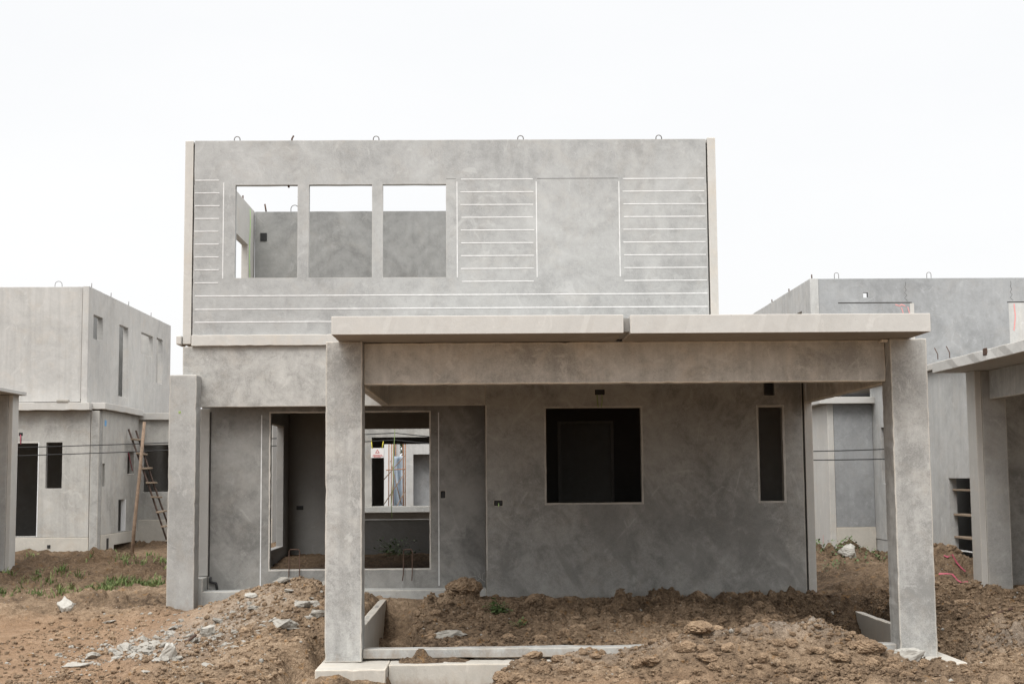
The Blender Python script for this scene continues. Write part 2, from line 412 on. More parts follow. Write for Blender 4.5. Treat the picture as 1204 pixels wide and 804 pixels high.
def base_height(x, y):
    z = np.interp(y, [-300, 0, 14, 15.5, 17, 18.5, 20.3, 24, 30, 45, 700], [-.02, -.02, -.02, -.01, .07, .15, .30, .26, .26, .30, .30])
    # left: trodden flat that climbs late, toward the houses
    lf = smooth(-3.0, -4.5, x)
    z = z * (1 - lf) + lf * np.interp(y, [0, 14, 17.5, 19, 21, 24, 45], [-.03, -.01, .02, .10, .20, .25, .30])
    # heap between the two left columns
    z = z + .34 * gauss(x, y, -2.55, 19.0, .75, .75) + .26 * gauss(x, y, -2.2, 17.6, .55, .95) + .16 * gauss(x, y, -2.3, 16.2, .5, .8) + .10 * gauss(x, y, -3.6, 18.9, .8, .5)
    z = z + .16 * gauss(x, y, -4.5, 20.0, .5, .45) - .10 * gauss(x, y, -3.7, 19.7, .35, .3)
    # fill inside the carport
    inside = smooth(-1.3, -.7, x) * smooth(5.0, 4.6, x) * smooth(16.25, 16.5, y) * smooth(20.5, 20.2, y)
    z = z + inside * (.00 + .16 * gauss(x, y, -.35, 19.0, .7, .7) + .08 * gauss(x, y, 3.0, 18.2, 1.4, .8) + .05 * gauss(x, y, 1.2, 19.4, .9, .5))
    # gap beside the left ground beam
    z = z - .50 * smooth(-1.55, -1.40, x) * smooth(-.72, -1.15, x) * smooth(16.1, 16.4, y) * smooth(20.2, 19.2, y)
    # gap inside the right ground beam
    z = z - .62 * smooth(4.05, 4.85, x + .16 * (y - 17)) * smooth(5.30, 5.15, x) * smooth(16.2, 16.5, y) * smooth(20.2, 18.8, y)
    # trench in front of the plinth
    tr = smooth(-2.5, -1.9, x) * smooth(.45, -.35, x) * smooth(15.95, 15.8, y) * smooth(13.0, 14.2, y)
    z = z - .42 * tr
    blk = np.maximum(smooth(-2.05, -1.86, x) * smooth(-.95, -1.10, x) * smooth(16.6, 16.42, y) * smooth(15.2, 15.38, y), smooth(4.4, 4.6, x) * smooth(5.35, 5.2, x) * smooth(16.6, 16.42, y) * smooth(15.1, 15.4, y))
    z = z * (1 - blk) - .12 * blk
    # front mound, a ridge that hides the plinth to the right
    ridge = 1.12 * np.interp(x, [-.6, -.2, .35, .8, 1.3, 1.75, 2.1, 2.6, 3.2, 3.7, 4.2, 4.7, 5.2, 6.0], [0, .03, .13, .14, .13, .24, .34, .40, .44, .37, .15, .06, .0, 0])
    z = z + ridge * np.exp(-.5 * ((y - 15.42 - .10 * np.sin(x * 2.1)) / np.where(y < 15.42, .42, .27)) ** 2)
    z = z - .10 * gauss(x, y, 1.8, 14.6, 2.0, .22) - .13 * smooth(-.3, .2, x) * smooth(1.75, 1.4, x) * smooth(15.35, 15.7, y) * smooth(16.5, 16.3, y)
    # right side: spoil next to the column, hole at its foot
    z = z + .22 * gauss(x, y, 6.6, 17.6, 1.0, 1.3) + .12 * gauss(x, y, 7.0, 15.6, 1.1, .9) - .42 * gauss(x, y, 5.42, 16.75, .22, .60) - .10 * gauss(x, y, 5.7, 19.2, .5, .8)
    z = z + .42 * gauss(x, y, 7.4, 23.3, .45, .7) + .26 * gauss(x, y, 6.75, 22.6, .45, .5)
    z = z + .30 * gauss(x, y, 6.7, 26.6, 1.1, 1.3) + .12 * gauss(x, y, 7.2, 28.6, .8, .8) + .18 * gauss(x, y, 6.1, 23.6, .6, .8)
    # left background spoil heaps
    z = z + .28 * gauss(x, y, -8.1, 28.0, 1.2, .7) + .12 * gauss(x, y, -6.9, 27.4, .8, .5) + .12 * gauss(x, y, -10.2, 30.5, 1.4, 1.0) + .16 * gauss(x, y, -7.8, 24.8, 1.0, .5)
    z = z - .10 * gauss(x, y, -9.2, 36.4, .4, 1.2)
    # rooms of the house: earth floor, heaped at the back
    room = smooth(-4.1, -4.0, x) * smooth(.05, -.05, x) * smooth(20.65, 20.75, y) * smooth(29.1, 29.0, y)
    rz = .42 + .10 * smooth(26.5, 28.5, y) + .03 * gauss(x, y, -1.4, 28.0, .6, .5)
    z = z * (1 - room) + rz * room
    z = z + .95 * gauss(x, y, -2.9, 46.6, .8, .6) + .5 * gauss(x, y, -2.2, 44.4, .9, .5)
    return z

def rough_amp(x, y):
    flat = smooth(-3.1, -4.3, x + .35 * np.sin(y * 1.3)) * smooth(19.6, 18.2, y)
    return 1 - .80 * flat

def clodf(x, y): return np.clip(.55 + 2.6 * fbm(x * .75, y * .75, 33, 3), .22, 1)

def height(x, y, detail=True):
    x = np.asarray(x, float); y = np.asarray(y, float)
    z = base_height(x, y)
    wx = x + .25 * fbm(x * 1.3, y * 1.3, 50, 3); wy = y + .25 * fbm(x * 1.3, y * 1.3, 60, 3)
    a = rough_amp(x, y) * (1 - .75 * (gauss(x, y, -1.46, 15.95, .36, .5) + gauss(x, y, 4.9, 15.95, .3, .5)))
    a = a * (1 - .7 * smooth(-.9, -.2, x) * smooth(1.9, 1.5, x) * smooth(15.4, 15.8, y) * smooth(16.6, 16.3, y))
    near = smooth(70, 45, y) * smooth(30, 20, np.abs(x))
    ins = smooth(-1.3, -.7, x) * smooth(5.0, 4.6, x) * smooth(16.25, 16.6, y) * smooth(20.6, 20.3, y)
    rm = smooth(-4.1, -4.0, x) * smooth(.1, 0, x) * smooth(20.5, 20.7, y) * smooth(29.2, 29.1, y)
    d = .20 * (1 - .6 * ins) * (1 - .7 * rm) * fbm(wx * .9, wy * .9, 1, 4) + .125 * fbm(wx * 4.2, wy * 4.2, 11, 5, .6)
    clod = clodf(x, y)
    d = d + clod * (lumps(wx, wy, .42, 70, .26) * .8 + lumps(wx, wy, .20, 80, .45) * .95 + lumps(x, y, .11, 90, .65) * 1.1 + lumps(x, y, .075, 95, .6))
    hm = np.clip(gauss(x, y, -8.3, 28.6, 1.9, 1.2) + gauss(x, y, -7.8, 24.8, 1.2, .6) + gauss(x, y, 7.2, 23.2, .8, 1.0) + .6 * gauss(x, y, 6.7, 26.2, 1.4, 1.6), 0, 1)
    d = d + hm * (.16 * fbm(wx * 2.6, wy * 2.6, 41, 4, .62) + lumps(wx, wy, .34, 45, .5) * .55 + lumps(x, y, .17, 47, .7) * .8)
    fl = .035 * fbm(x * 3, y * 3, 21, 5, .6) + .012 * fbm(x * 18, y * 18, 25, 3) + lumps(x, y, .30, 75, .05) * .5
    return z + (d * a * (1 - .7 * rm) + fl * (1 - a)) * near - .03

def axis_lines(segs):
    out = [segs[0][0]]
    for lo, hi, st0, st1 in segs:
        n = 0; p = lo; L = hi - lo
        while p < hi - 1e-6:
            t = (p - lo) / L; p = p + st0 + (st1 - st0) * t; out.append(min(p, hi))
    return np.unique(np.array(out))

def build_ground():
    xs = axis_lines([(-600, -60, 90, 60), (-60, -14, 12, 1.2), (-14, -10, .6, .06), (-10, -7, .055, .045), (-7, -5.2, .045, .026), (-5.2, 6.6, .026, .026), (6.6, 9, .028, .06), (9, 14, .08, 1), (14, 60, 1.5, 14), (60, 600, 60, 90)])
    ys = axis_lines([(-300, 0, 60, 10), (0, 13.2, 4, .25), (13.2, 14.0, .1, .03), (14.0, 20.4, .028, .028), (20.4, 31, .032, .065), (31, 46, .12, .5), (46, 80, 1, 8), (80, 800, 20, 120)])
    X, Y = np.meshgrid(xs, ys)
    Z = height(X, Y)
    nx, ny = len(xs), len(ys)
    co = np.stack([X, Y, Z], -1).reshape(-1, 3)
    idx = np.arange(nx * ny).reshape(ny, nx)
    f = np.stack([idx[:-1, :-1], idx[:-1, 1:], idx[1:, 1:], idx[1:, :-1]], -1).reshape(-1, 4)
    me = bpy.data.meshes.new('ground')
    me.vertices.add(len(co)); me.vertices.foreach_set('co', co.ravel())
    me.loops.add(f.size); me.loops.foreach_set('vertex_index', f.ravel().astype(np.int32))
    me.polygons.add(len(f)); me.polygons.foreach_set('loop_start', np.arange(0, f.size, 4, dtype=np.int32)); me.polygons.foreach_set('loop_total', np.full(len(f), 4, dtype=np.int32))
    me.update(); me.validate()
    me.polygons.foreach_set('use_smooth', np.ones(len(f), dtype=bool))
    def attr(n, v):
        a = me.attributes.new(n, 'FLOAT', 'POINT'); a.data.foreach_set('value', v.ravel().astype(np.float32))
    nz = fbm(X * .8, Y * .8, 5, 4)
    damp_shade = smooth(16.6, 18.6, Y + 2 * nz) * smooth(.4, 3.2, X + 2 * nz) * .16 + smooth(24, 27.5, Y + 4 * nz) * .95 + .7 * gauss(X, Y, 5.6, 19.5, .9, 2.0)
    damp_shade = np.maximum(damp_shade, smooth(-4.1, -4.0, X) * smooth(.1, 0, X) * smooth(20.6, 20.8, Y) * 1.0)  # soil inside the rooms darkened in colour as indoor shade
    damp_shade = damp_shade + .8 * gauss(X, Y, -8.3, 28.6, 2.2, 1.3) + .5 * gauss(X, Y, -7.8, 24.8, 1.4, .7)
    attr('damp_shade', np.clip(damp_shade, 0, 1))
    dust = 1.5 * gauss(X, Y, -3.85, 17.1, .42, .85, .2) + .5 * gauss(X, Y, -2.9, 18.3, .4, .5) + .65 * gauss(X, Y, 3.0, 15.5, 1.0, .22) + .5 * gauss(X, Y, 6.1, 16.2, .5, .4) + .4 * gauss(X, Y, 1.0, 15.4, .5, .2)
    attr('dust', np.clip(dust + .5 * nz * (dust > .1), 0, 1))
    attr('packed', np.clip(smooth(-3.0, -4.2, X + nz) * smooth(20.5, 19, Y + 2 * nz) + .7 * smooth(14.9, 14.6, Y) * smooth(4, 1, X), 0, 1))
    o = bpy.data.objects.new('ground', me); C.objects.link(o); me.materials.append(M['dirt'])
    tag(o, kind='structure', label='brown building-site earth heaped round the carport and houses')
    return o
build_ground()
def gh(x, y): return float(height(np.array([x]), np.array([y]))[0])

# ------------------------------------------------------------------ the unfinished house
YB = 20.35
H = empty('unfinished_house', (0, YB, .3), 'unfinished two-storey grey concrete house with a carport, largest building in the middle', 'house')

# upper storey
up = panel('front_wall', M['facade'], H, 'y', -4.222, 3.268, 4.092, 6.95, YB, YB + .12, holes=[(-3.625, -2.718, 4.922, 6.292), (-2.555, -1.635, 4.922, 6.292), (-1.479, -.555, 4.919, 6.294)], seed=1)
up['label'] = 'upper front wall with three open window holes and white grooves'
upl = panel('side_wall', M['cast'], H, 'x', YB + .002, 25.87, 3.965, 6.95, -4.362, -4.242, holes=[(23.93, 25.15, 4.25, 6.21)], seed=2)
upr = panel('side_wall', M['cast'], H, 'x', YB + .002, 25.87, 3.95, 6.972, 3.292, 3.412, seed=3)
panel('joint_filler', M['dark'], H, 'x', YB + .035, YB + .115, 4.1, 6.90, -4.2415, -4.2225, bevel=0, rough=0, step=2)
panel('joint_filler', M['dark'], H, 'x', YB + .035, YB + .115, 4.1, 6.90, 3.2685, 3.2915, bevel=0, rough=0, step=2)
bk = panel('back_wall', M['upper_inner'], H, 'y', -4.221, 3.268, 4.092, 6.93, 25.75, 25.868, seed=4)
box('junction_box', M['oil'], bk, -4.12, -4.0, 25.735, 25.76, 6.38, 6.53)
panel('floor_slab', M['room'], H, 'z', -4.17, 4.62, YB + .003, 26.0, 3.90, 4.088, bevel=0, rough=0, step=1)
panel('floor_ledge', M['cast'], H, 'y', -4.225, 3.40, 3.932, 4.09, YB - .06, YB - .002, step=.06, chip=.08, seed=5)
panel('floor_ledge', M['cast'], H, 'y', -4.445, -4.37, 3.952, 4.088, YB - .05, YB + .3, rough=.012, bevel=.02, seed=6)

# white strips set into the upper wall
def strip(x0, x1, z0, z1): 
    return box('groove_strip', M['white'], up, x0, x1, YB - .004, YB + .02, z0, z1, bevel=0)
for i in range(9):
    z = 6.362 - i * .1885
    for a, b in ((-4.212, -3.855), (-.342, .728), (2.036, 3.246)):
        a2 = a + rnd.uniform(-.004, .012); b2 = b + rnd.uniform(-.012, .008)
        strip(a2, b2, z - .007, z + .007)
for x in (-3.795, -.394, .767, 1.980): strip(x - .0075, x + .0075, 4.912, 6.325)
for z in (4.661, 4.467, 4.280): strip(-4.193, 3.25, z - .008, z + .008)
box('groove_strip', M['dark'], up, .78, 1.975, YB - .001, YB + .01, 6.366, 6.372, bevel=0)
box('groove_strip', M['dark'], up, -.55, -.41, YB - .001, YB + .01, 6.366, 6.370, bevel=0)

def loop(name, parent, x, y, z, r=.042, hgt=.075, mat='steel', rot=0):
    pts = [(x - r * math.cos(rot), y - r * math.sin(rot), z - .05), (x - r * math.cos(rot), y - r * math.sin(rot), z + hgt - r)]
    pts += [(x - r * math.cos(a) * math.cos(rot), y - r * math.cos(a) * math.sin(rot), z + hgt - r + r * math.sin(a)) for a in (math.pi * k / 8 for k in range(1, 8))]
    pts += [(x + r * math.cos(rot), y + r * math.sin(rot), z + hgt - r), (x + r * math.cos(rot), y + r * math.sin(rot), z - .05)]
    return tube(name, M[mat], parent, pts, .0075, 6)
for x in (-3.617, -1.58, .545, 2.587): loop('lifting_loop', up, x, YB + .06, 6.95)
tube('rebar_stub', M['rust'], up, [(-2.82, YB + .06, 6.90), (-2.815, YB + .06, 6.99), (-2.79, YB + .06, 7.035)], .014, 6)
tube('rebar_stub', M['rust'], up, [(-2.86, YB + .06, 6.305), (-2.855, YB + .055, 6.262)], .016, 6)
loop('lifting_loop', bk, -3.50, 25.81, 6.93, .07, .13)
tube('rebar_stub', M['rust'], bk, [(-4.02, 25.81, 6.90), (-4.05, 25.80, 7.08)], .016, 6)
tube('rebar_stub', M['rust'], upl, [(-4.30, 24.0, 6.92), (-4.28, 24.0, 7.10)], .014, 6)
tube('rebar_stub', M['rust'], upl, [(-4.30, 24.9, 6.92), (-4.30, 24.9, 7.06)], .014, 6)
def paint_strip(pts, w, mat, parent, nrm):
    bm = bmesh.new(); n = Vector(nrm); rows = []
    for i, p in enumerate(pts):
        p = Vector(p); d = (Vector(pts[min(i + 1, len(pts) - 1)]) - Vector(pts[max(i - 1, 0)])).normalized()
        s = d.cross(n).normalized() * w / 2
        rows.append([bm.verts.new(p + s + n * .002), bm.verts.new(p - s + n * .002)])
    for a, b in zip(rows, rows[1:]): bm.faces.new([a[0], a[1], b[1], b[0]])
    return link('painted_line', bm, mat, parent)
paint_strip([(-4.242, 23.86 - .03 * math.sin(k), 6.80 - k * .25) for k in range(9)], .07, M['green'], upl, (1, 0, 0))
paint_strip([(-4.242, 25.33 + .04 * math.sin(k * 1.3), 6.90 - k * .22) for k in range(9)], .09, M['green'], upl, (1, 0, 0))

# ground storey, front
gf = panel('front_wall', M['wall'], H, 'y', -.0, 4.588, -.3, 3.925, YB, YB + .12,
           holes=[(.872, 2.245, 1.645, 3.002), (3.95, 4.296, 1.648, 2.995), (4.036, 4.196, 3.165, 3.42), (.12, .24, 1.612, 1.690), (1.585, 1.73, 3.19, 3.27), (-.065, .001, .56, .69)], seed=7)
gf['label'] = 'ground floor front wall with a square window hole and a slim one'
lin = panel('lintel', M['lintel'], H, 'y', -4.355, -.001, 3.055, 3.927, YB, YB + .12, seed=8)
box('socket_box', M['oil'], gf, .122, .238, YB + .03, YB + .10, 1.610, 1.692)
box('socket_box', M['oil'], gf, 1.587, 1.728, YB + .03, YB + .10, 3.188, 3.272)
for dx in (-.04, .03):
    tube('conduit', M['green_dark'], gf, [(1.655 + dx, YB - .004, 3.195), (1.660 + dx, YB - .006, 3.10), (1.655 + dx * .6, YB - .004, 3.012)], .006, 6)
tube('conduit', M['green'], gf, [(.18, YB + .05, 1.66), (.185, YB - .008, 1.63), (.18, YB - .008, 1.60)], .008, 6)
paint_strip([(-.30 + .02 * k + .05 * math.sin(k * 2.2), 20.698, .50 + .075 * (1 + math.sin(k * 1.4)) * (.4 + .05 * k)) for k in range(30)], .006, M['chalk'], H, (0, -1, 0)).name = 'chalk_scribble'

YD = 20.70
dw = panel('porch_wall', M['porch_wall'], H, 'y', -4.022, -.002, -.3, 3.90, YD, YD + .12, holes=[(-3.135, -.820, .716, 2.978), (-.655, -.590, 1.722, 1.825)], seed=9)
dw['label'] = 'recessed porch wall with a wide door hole and two white grooves'
box('groove_strip', M['white'], dw, -3.274, -3.260, YD - .005, YD + .02, .485, 2.95, bevel=0)
box('groove_strip', M['white'], dw, -.692, -.678, YD - .005, YD + .02, .465, 2.97, bevel=0)
box('socket_box', M['oil'], dw, -.653, -.592, YD + .03, YD + .1, 1.720, 1.827)
panel('side_wall', M['room'], H, 'x', YD + .122, 29.15, -.3, 3.88, -4.165, -4.025, holes=[(24.6, 28.3, .70, 3.07)], seed=10)
panel('side_wall', M['curb'], H, 'x', YB + .0, YD + .118, -.3, .625, -4.165, -4.03, seed=11)
panel('door_jamb', M['slab'], H, 'y', -4.165, -4.028, .63, 3.05, YD + .02, YD + .12, seed=12)
tube('drain_pipe', M['oil'], H, [(-3.985, YD - .02, .62), (-3.985, YD - .02, .55), (-3.90, YD - .02, .53), (-3.885, YD - .02, .44)], .02, 8)
box('drain_pipe', M['dark'], H, -4.020, -4.000, YD - .004, YD + .02, .63, 3.0, bevel=0)
panel('porch_curb', M['curb'], H, 'y', -4.16, -.002, -.4, .437, YB + .001, YD - .002, rough=.008, seed=13)
pc = panel('column', M['porch_column'], H, 'y', -4.470, -4.085, -.4, 3.498, YB - .325, YB - .003, bevel=.012, step=.08, chip=.06, seed=14)
box('paint_mark', M['green_dark'], pc, -4.335, -4.300, YB - .329, YB - .30, 2.95, 2.985)

def hook(x, parent, y, z0, z1, w=.062):
    pts = [(x - w - .012, y - .055, z0), (x - w, y - .02, z0 + .1), (x - w, y, z1 - .02), (x - w + .02, y, z1), (x + w - .02, y, z1), (x + w, y, z1 - .02), (x + w, y - .02, z0 + .1), (x + w - .005, y - .055, z0)]
    tube('rebar_hook', M['rust'], parent, pts, .0078, 6)
hook(-2.775, dw, YD - .02, .52, 1.005, .076)
hook(-1.135, dw, YD - .02, .545, .99, .064)

for a, b, c, d, w_ in ((.872, 2.245, 1.645, 3.002, .026), (3.95, 4.296, 1.648, 2.995, .030)):
    panel('plaster_rim', M['lintel'], gf, 'y', a - w_, b + w_, c - w_, d + w_, YB - .004, YB + .03, holes=[(a, b, c, d)], bevel=.002, rough=.004, step=.09, chip=.1)
panel('plaster_rim', M['lintel'], dw, 'y', -3.135 - .022, -.820 + .022, .716 - .022, 2.978 + .022, YD - .004, YD + .03, holes=[(-3.135, -.820, .716, 2.978)], bevel=.002, rough=.004, step=.09, chip=.1)
panel('plaster_rim', M['lintel'], gf, 'y', .001, .022, .70, 3.05, YB - .004, YB + .03, bevel=.002, rough=.004, step=.09, chip=.1)
# rooms
panel('side_wall', M['cast'], H, 'x', YB + .025, 26.0, -.3, 3.89, 4.622, 4.738, holes=[(24.3, 25.75, 1.0, 2.9)], seed=15)
box('joint_filler', M['dark'], H, 4.589, 4.621, YB + .04, YB + .11, -.3, 3.89, bevel=0)
panel('back_wall', M['room'], H, 'y', .0, 4.62, -.3, 3.89, 25.9, 26.02, seed=16, step=.6)
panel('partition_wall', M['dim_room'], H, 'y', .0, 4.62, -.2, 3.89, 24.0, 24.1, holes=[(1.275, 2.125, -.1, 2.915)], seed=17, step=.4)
panel('partition_wall', M['room'], H, 'y', 3.25, 4.62, -.2, 3.89, 21.25, 21.33, seed=18, step=.6)
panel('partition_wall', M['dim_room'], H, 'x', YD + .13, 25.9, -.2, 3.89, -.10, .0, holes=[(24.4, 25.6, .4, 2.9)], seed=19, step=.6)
for a, b, c, d in ((1.225, 1.275, -.1, 2.96), (2.125, 2.175, -.1, 2.96), (1.275, 2.125, 2.915, 2.96)):
    box('door_frame', M['room'], H, a, b, 23.97, 24.0, c, d)
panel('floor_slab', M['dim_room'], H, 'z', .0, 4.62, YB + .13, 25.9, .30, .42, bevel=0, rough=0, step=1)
rw = panel('back_wall', M['room'], H, 'y', -4.023, .0, -.2, 3.89, 29.03, 29.15, holes=[(-2.72, -.85, 1.19, 3.033)], seed=20)
box('window_sill', M['curb'], rw, -2.715, -.855, 29.0, 29.16, 1.165, 1.189)
box('socket_box', M['oil'], rw, -3.86, -3.72, 29.02, 29.05, 1.40, 1.48)
panel('roof_slab', M['room'], H, 'z', -4.17, .0, 26.005, 29.2, 3.90, 4.05, bevel=0, rough=0, step=1)
panel('side_wall', M['room'], H, 'x', 26.03, 29.02, -.2, 3.89, -.11, .0, seed=21, step=.6)

# carport
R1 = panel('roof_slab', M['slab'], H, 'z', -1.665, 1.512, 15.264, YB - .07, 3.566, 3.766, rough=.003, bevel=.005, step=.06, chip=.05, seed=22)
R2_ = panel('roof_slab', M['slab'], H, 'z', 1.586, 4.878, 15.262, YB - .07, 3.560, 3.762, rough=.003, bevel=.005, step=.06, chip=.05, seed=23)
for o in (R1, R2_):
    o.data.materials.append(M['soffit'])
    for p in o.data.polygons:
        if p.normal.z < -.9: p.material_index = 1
panel('joint_filler', M['room'], H, 'z', 1.513, 1.585, 15.37, YB - .1, 3.59, 3.74, bevel=0, rough=0, step=1)
c1 = panel('column', M['column'], H, 'y', -1.806, -1.394, -.02, 3.563, 16.0, 16.38, bevel=.009, step=.07, chip=.05, seed=24)
c2 = panel('column', M['column'], H, 'y', 4.637, 5.058, -.3, 3.557, 16.0, 16.38, bevel=.009, step=.07, chip=.04, seed=25)
panel('beam', M['beam'], H, 'y', -1.390, 4.633, 3.082, 3.560, 16.20, 16.375, bevel=.009, step=.07, chip=.05, seed=26)
panel('beam', M['beam'], H, 'x', 16.384, YB - .004, 3.062, 3.556, -1.500, -1.394, bevel=.01, seed=27)
panel('beam', M['beam'], H, 'x', 16.384, YB + .02, 3.062, 3.556, 4.637, 4.742, bevel=.01, seed=28)
box('beam_plug', M['beam'], H, 4.56, 4.633, 16.05, 16.19, 3.525, 3.556, bevel=.008)
panel('ground_beam', M['curb'], H, 'y', -1.390, 4.633, .004, .106, 16.12, 16.30, bevel=.008, rough=.006, seed=29)
panel('ground_beam', M['plinth'], H, 'x', 16.31, YB - .002, -.5, .325, -1.505, -1.405, bevel=.006, rough=.006, seed=30)
panel('ground_beam', M['plinth'], H, 'x', 16.385, YB + .1, -.5, .132, 5.098, 5.185, bevel=.006, rough=.006, seed=31)
panel('footing_block', M['plinth'], H, 'y', -1.842, -1.085, -.7, -.022, 15.40, 16.45, bevel=.010, step=.07, chip=.08, seed=32)
panel('footing_block', M['plinth'], H, 'y', -1.08, 4.60, -.7, -.025, 15.80, 16.32, bevel=.010, step=.07, chip=.08, seed=33)
panel('footing_block', M['plinth'], H, 'y', 4.604, 5.205, -.7, -.022, 15.45, 16.45, bevel=.010, step=.07, chip=.08, seed=34)
for y in (17.4, 18.9): box('cast_pocket', M['room'], H, -1.475, -1.435, y, y + .25, .30, .3275, bevel=0)
box('mortar_patch', M['facade'], H, -1.50, -1.36, YB - .006, YB + .01, .18, .37)

# ------------------------------------------------------------------ left neighbour
YL = 35.85; XS = -9.74
L = empty('unfinished_house', (-11, YL, .3), 'pale concrete house at the left edge with a ladder leaning on its side', 'house')
lu = panel('front_wall', M['house_l'], L, 'y', -19, -10.235, 4.015, 6.95, YL, YL + .14, seed=40, step=.5)
holes_u = [(36.29, 37.18, 5.665, 6.285), (38.86, 39.85, 4.34, 6.31), (41.33, 42.81, 5.73, 6.36), (43.28, 44.08, 5.01, 6.39)]
ls = panel('side_wall', M['house_l'], L, 'x', YL - .03, 45.2, 3.99, 6.96, -10.215, -10.065, holes=holes_u, seed=41, step=.5)
panel('joint_filler', M['cast'], L, 'y', -10.236, -10.213, 4.1, 6.93, YL + .015, YL + .1, bevel=0, rough=0)
panel('partition_wall', M['upper_inner'], L, 'x', YL + .2, 45.0, 4.02, 6.9, -11.5, -11.38, seed=47, step=1)
panel('back_wall', M['house_l'], L, 'y', -19, -10.22, 4.0, 6.93, 45.0, 45.14, step=1)
panel('floor_slab', M['cast'], L, 'y', -19, -9.93, 3.80, 3.985, YL - .28, YL + .1, rough=.012, seed=42)
panel('floor_slab', M['cast'], L, 'x', YL - .02, 39.9, 3.83, 3.992, -10.0, -9.60, rough=.012, seed=43)
panel('floor_slab', M['room'], L, 'z', -19, -9.95, YL + .11, 45.0, 3.82, 3.98, bevel=0, rough=0, step=2)
lf = panel('front_wall', M['house_l2'], L, 'y', -19, -9.97, .62, 3.795, YL, YL + .14, holes=[(-11.93, -11.262, .66, 2.98), (-11.065, -10.66, 1.845, 2.997)], seed=44, step=.4)
panel('plinth', M['plinth'], L, 'y', -19, -9.965, -.2, .615, YL - .012, YL + .14, seed=45, step=.4)
box('door_frame', M['whitewall'], L, -11.262, -11.238, YL - .012, YL + .05, .64, 3.0)
box('door_frame', M['cast'], L, -11.93, -11.262, YL - .012, YL + .05, 2.98, 3.02)
box('drain_pipe', M['oil'], L, -10.98, -10.90, YL - .03, YL, .36, .44)
box('socket_box', M['oil'], lf, -11.76, -11.66, YL - .004, YL + .03, 3.17, 3.25)
tube('conduit', M['pink'], lf, [(-11.71, YL - .02, 3.2), (-11.705, YL - .02, 3.1), (-11.70, YL - .02, 2.95)], .014, 6)
box('paper_bag', M['chunk'], L, -10.75, -10.45, YL - .3, YL - .16, 3.985, 4.06, bevel=.02).name = 'mortar_patch'
panel('column', M['wall'], L, 'y', -9.962, -9.745, -.2, 3.79, YL + .0, YL + .3, bevel=.02, seed=46)
lsd = panel('side_wall', M['house_l2'], L, 'x', YL + .305, 39.95, .66, 3.82, XS - .14, XS, holes=[(36.20, 36.44, 1.875, 2.46), (38.71, 39.45, 2.21, 2.81), (37.84, 38.58, .675, 1.525)], seed=48, step=.4)
box('window_frame', M['whitewall'], lsd, XS - .1, XS + .012, 38.50, 38.578, .68, 1.525)
box('window_frame', M['cast'], lsd, XS - .1, XS + .008, 38.71, 39.45, 2.18, 2.212)
box('paint_mark', M['blue'], lsd, XS - .02, XS + .004, 36.33, 36.50, 3.42, 3.57)
tube('cable', M['pink'], lsd, [(XS + .01, 38.75, 2.78), (XS + .015, 38.95, 2.55), (XS + .015, 39.2, 2.3)], .012, 6)
panel('plinth', M['plinth'], L, 'x', YL + .305, 37.4, -.2, .655, XS - .14, XS + .012, seed=49)
panel('plinth', M['plinth'], L, 'x', 37.4, 39.95, .36, .655, XS - .14, XS + .012, seed=50)
box('vent_hole', M['dark'], L, XS - .02, XS + .014, 36.66, 36.88, .24, .56)
lw = panel('wing_wall', M['house_l2'], L, 'y', -9.77, -6.0, .3, 3.72, 39.97, 40.11, holes=[(-9.62, -7.6, 1.71, 3.02)], seed=51, step=.4)
panel('wing_roof', M['cast'], L, 'y', -9.77, -5.9, 3.722, 3.91, 39.85, 43, seed=52, step=.5)
panel('plinth', M['plinth'], L, 'y', -9.77, -6.0, -.2, .93, 39.955, 40.1, seed=53)
panel('partition_wall', M['room'], L, 'y', -19, -6.0, -.2, 3.7, 43.0, 43.1, step=1)
panel('side_wall', M['room'], L, 'x', 40.12, 43, -.2, 3.7, -6.12, -6.0, step=1)
loop('lifting_loop', lu, -10.87, YL + .07, 6.95, .09, .15)
for y in (36.3, 38.2, 40.1, 42.8): tube('rebar_stub', M['steel'], ls, [(-10.14, y, 6.93), (-10.14, y + .02, 7.10)], .012, 6)
# its carport corner
panel('column', M['porch_column'], L, 'y', -9.40, -9.06, -.1, 3.66, 27.0, 27.35, bevel=.02, seed=54)
box('cast_edge', M['cast'], L, -9.058, -8.985, 27.005, 27.35, -.1, 3.66)
panel('roof_slab', M['slab'], L, 'z', -14, -8.86, 18.5, 27.42, 3.665, 3.74, seed=55)

# ------------------------------------------------------------------ right neighbour
YR = 35.12; XR = 8.16
N = empty('unfinished_house', (9.5, YR, .3), 'blue-grey concrete house at the right edge, its carport roof cut off by the frame', 'house')
ru = panel('front_wall', M['house_r'], N, 'y', 8.415, 20, 3.9, 6.945, YR, YR + .14, holes=[(9.545, 9.665, 6.46, 6.585)], seed=60, step=.5)
box('window_infill', M['house_r'], ru, 8.90, 10.75, YR - .001, YR + .1, 4.6, 6.315, bevel=0)
box('crack_line', M['dark'], ru, 8.90, 10.77, YR - .004, YR + .05, 6.315, 6.338, bevel=0)
box('window_infill', M['house_r_side'], ru, 13.22, 16.0, YR - .004, YR + .1, 4.5, 6.31, bevel=0)
box('crack_line', M['dark'], ru, 13.19, 16.0, YR - .006, YR + .05, 6.31, 6.335, bevel=0)
box('window_jamb', M['cast'], ru, 10.72, 10.82, YR - .006, YR + .05, 5.2, 6.31, bevel=0)
for x in (10.62, 13.30): paint_strip([(x + .006 * k * (1 if k % 2 else -1), YR - .001, 6.86 - .07 * k) for k in range(8)], .008, M['dark'], ru, (0, -1, 0)).name = 'crack_line'
paint_strip([(10.35 + .05 * k, YR - .007, 6.28 - .02 * (k % 3)) for k in range(6)], .025, M['redmark'], ru, (0, -1, 0))
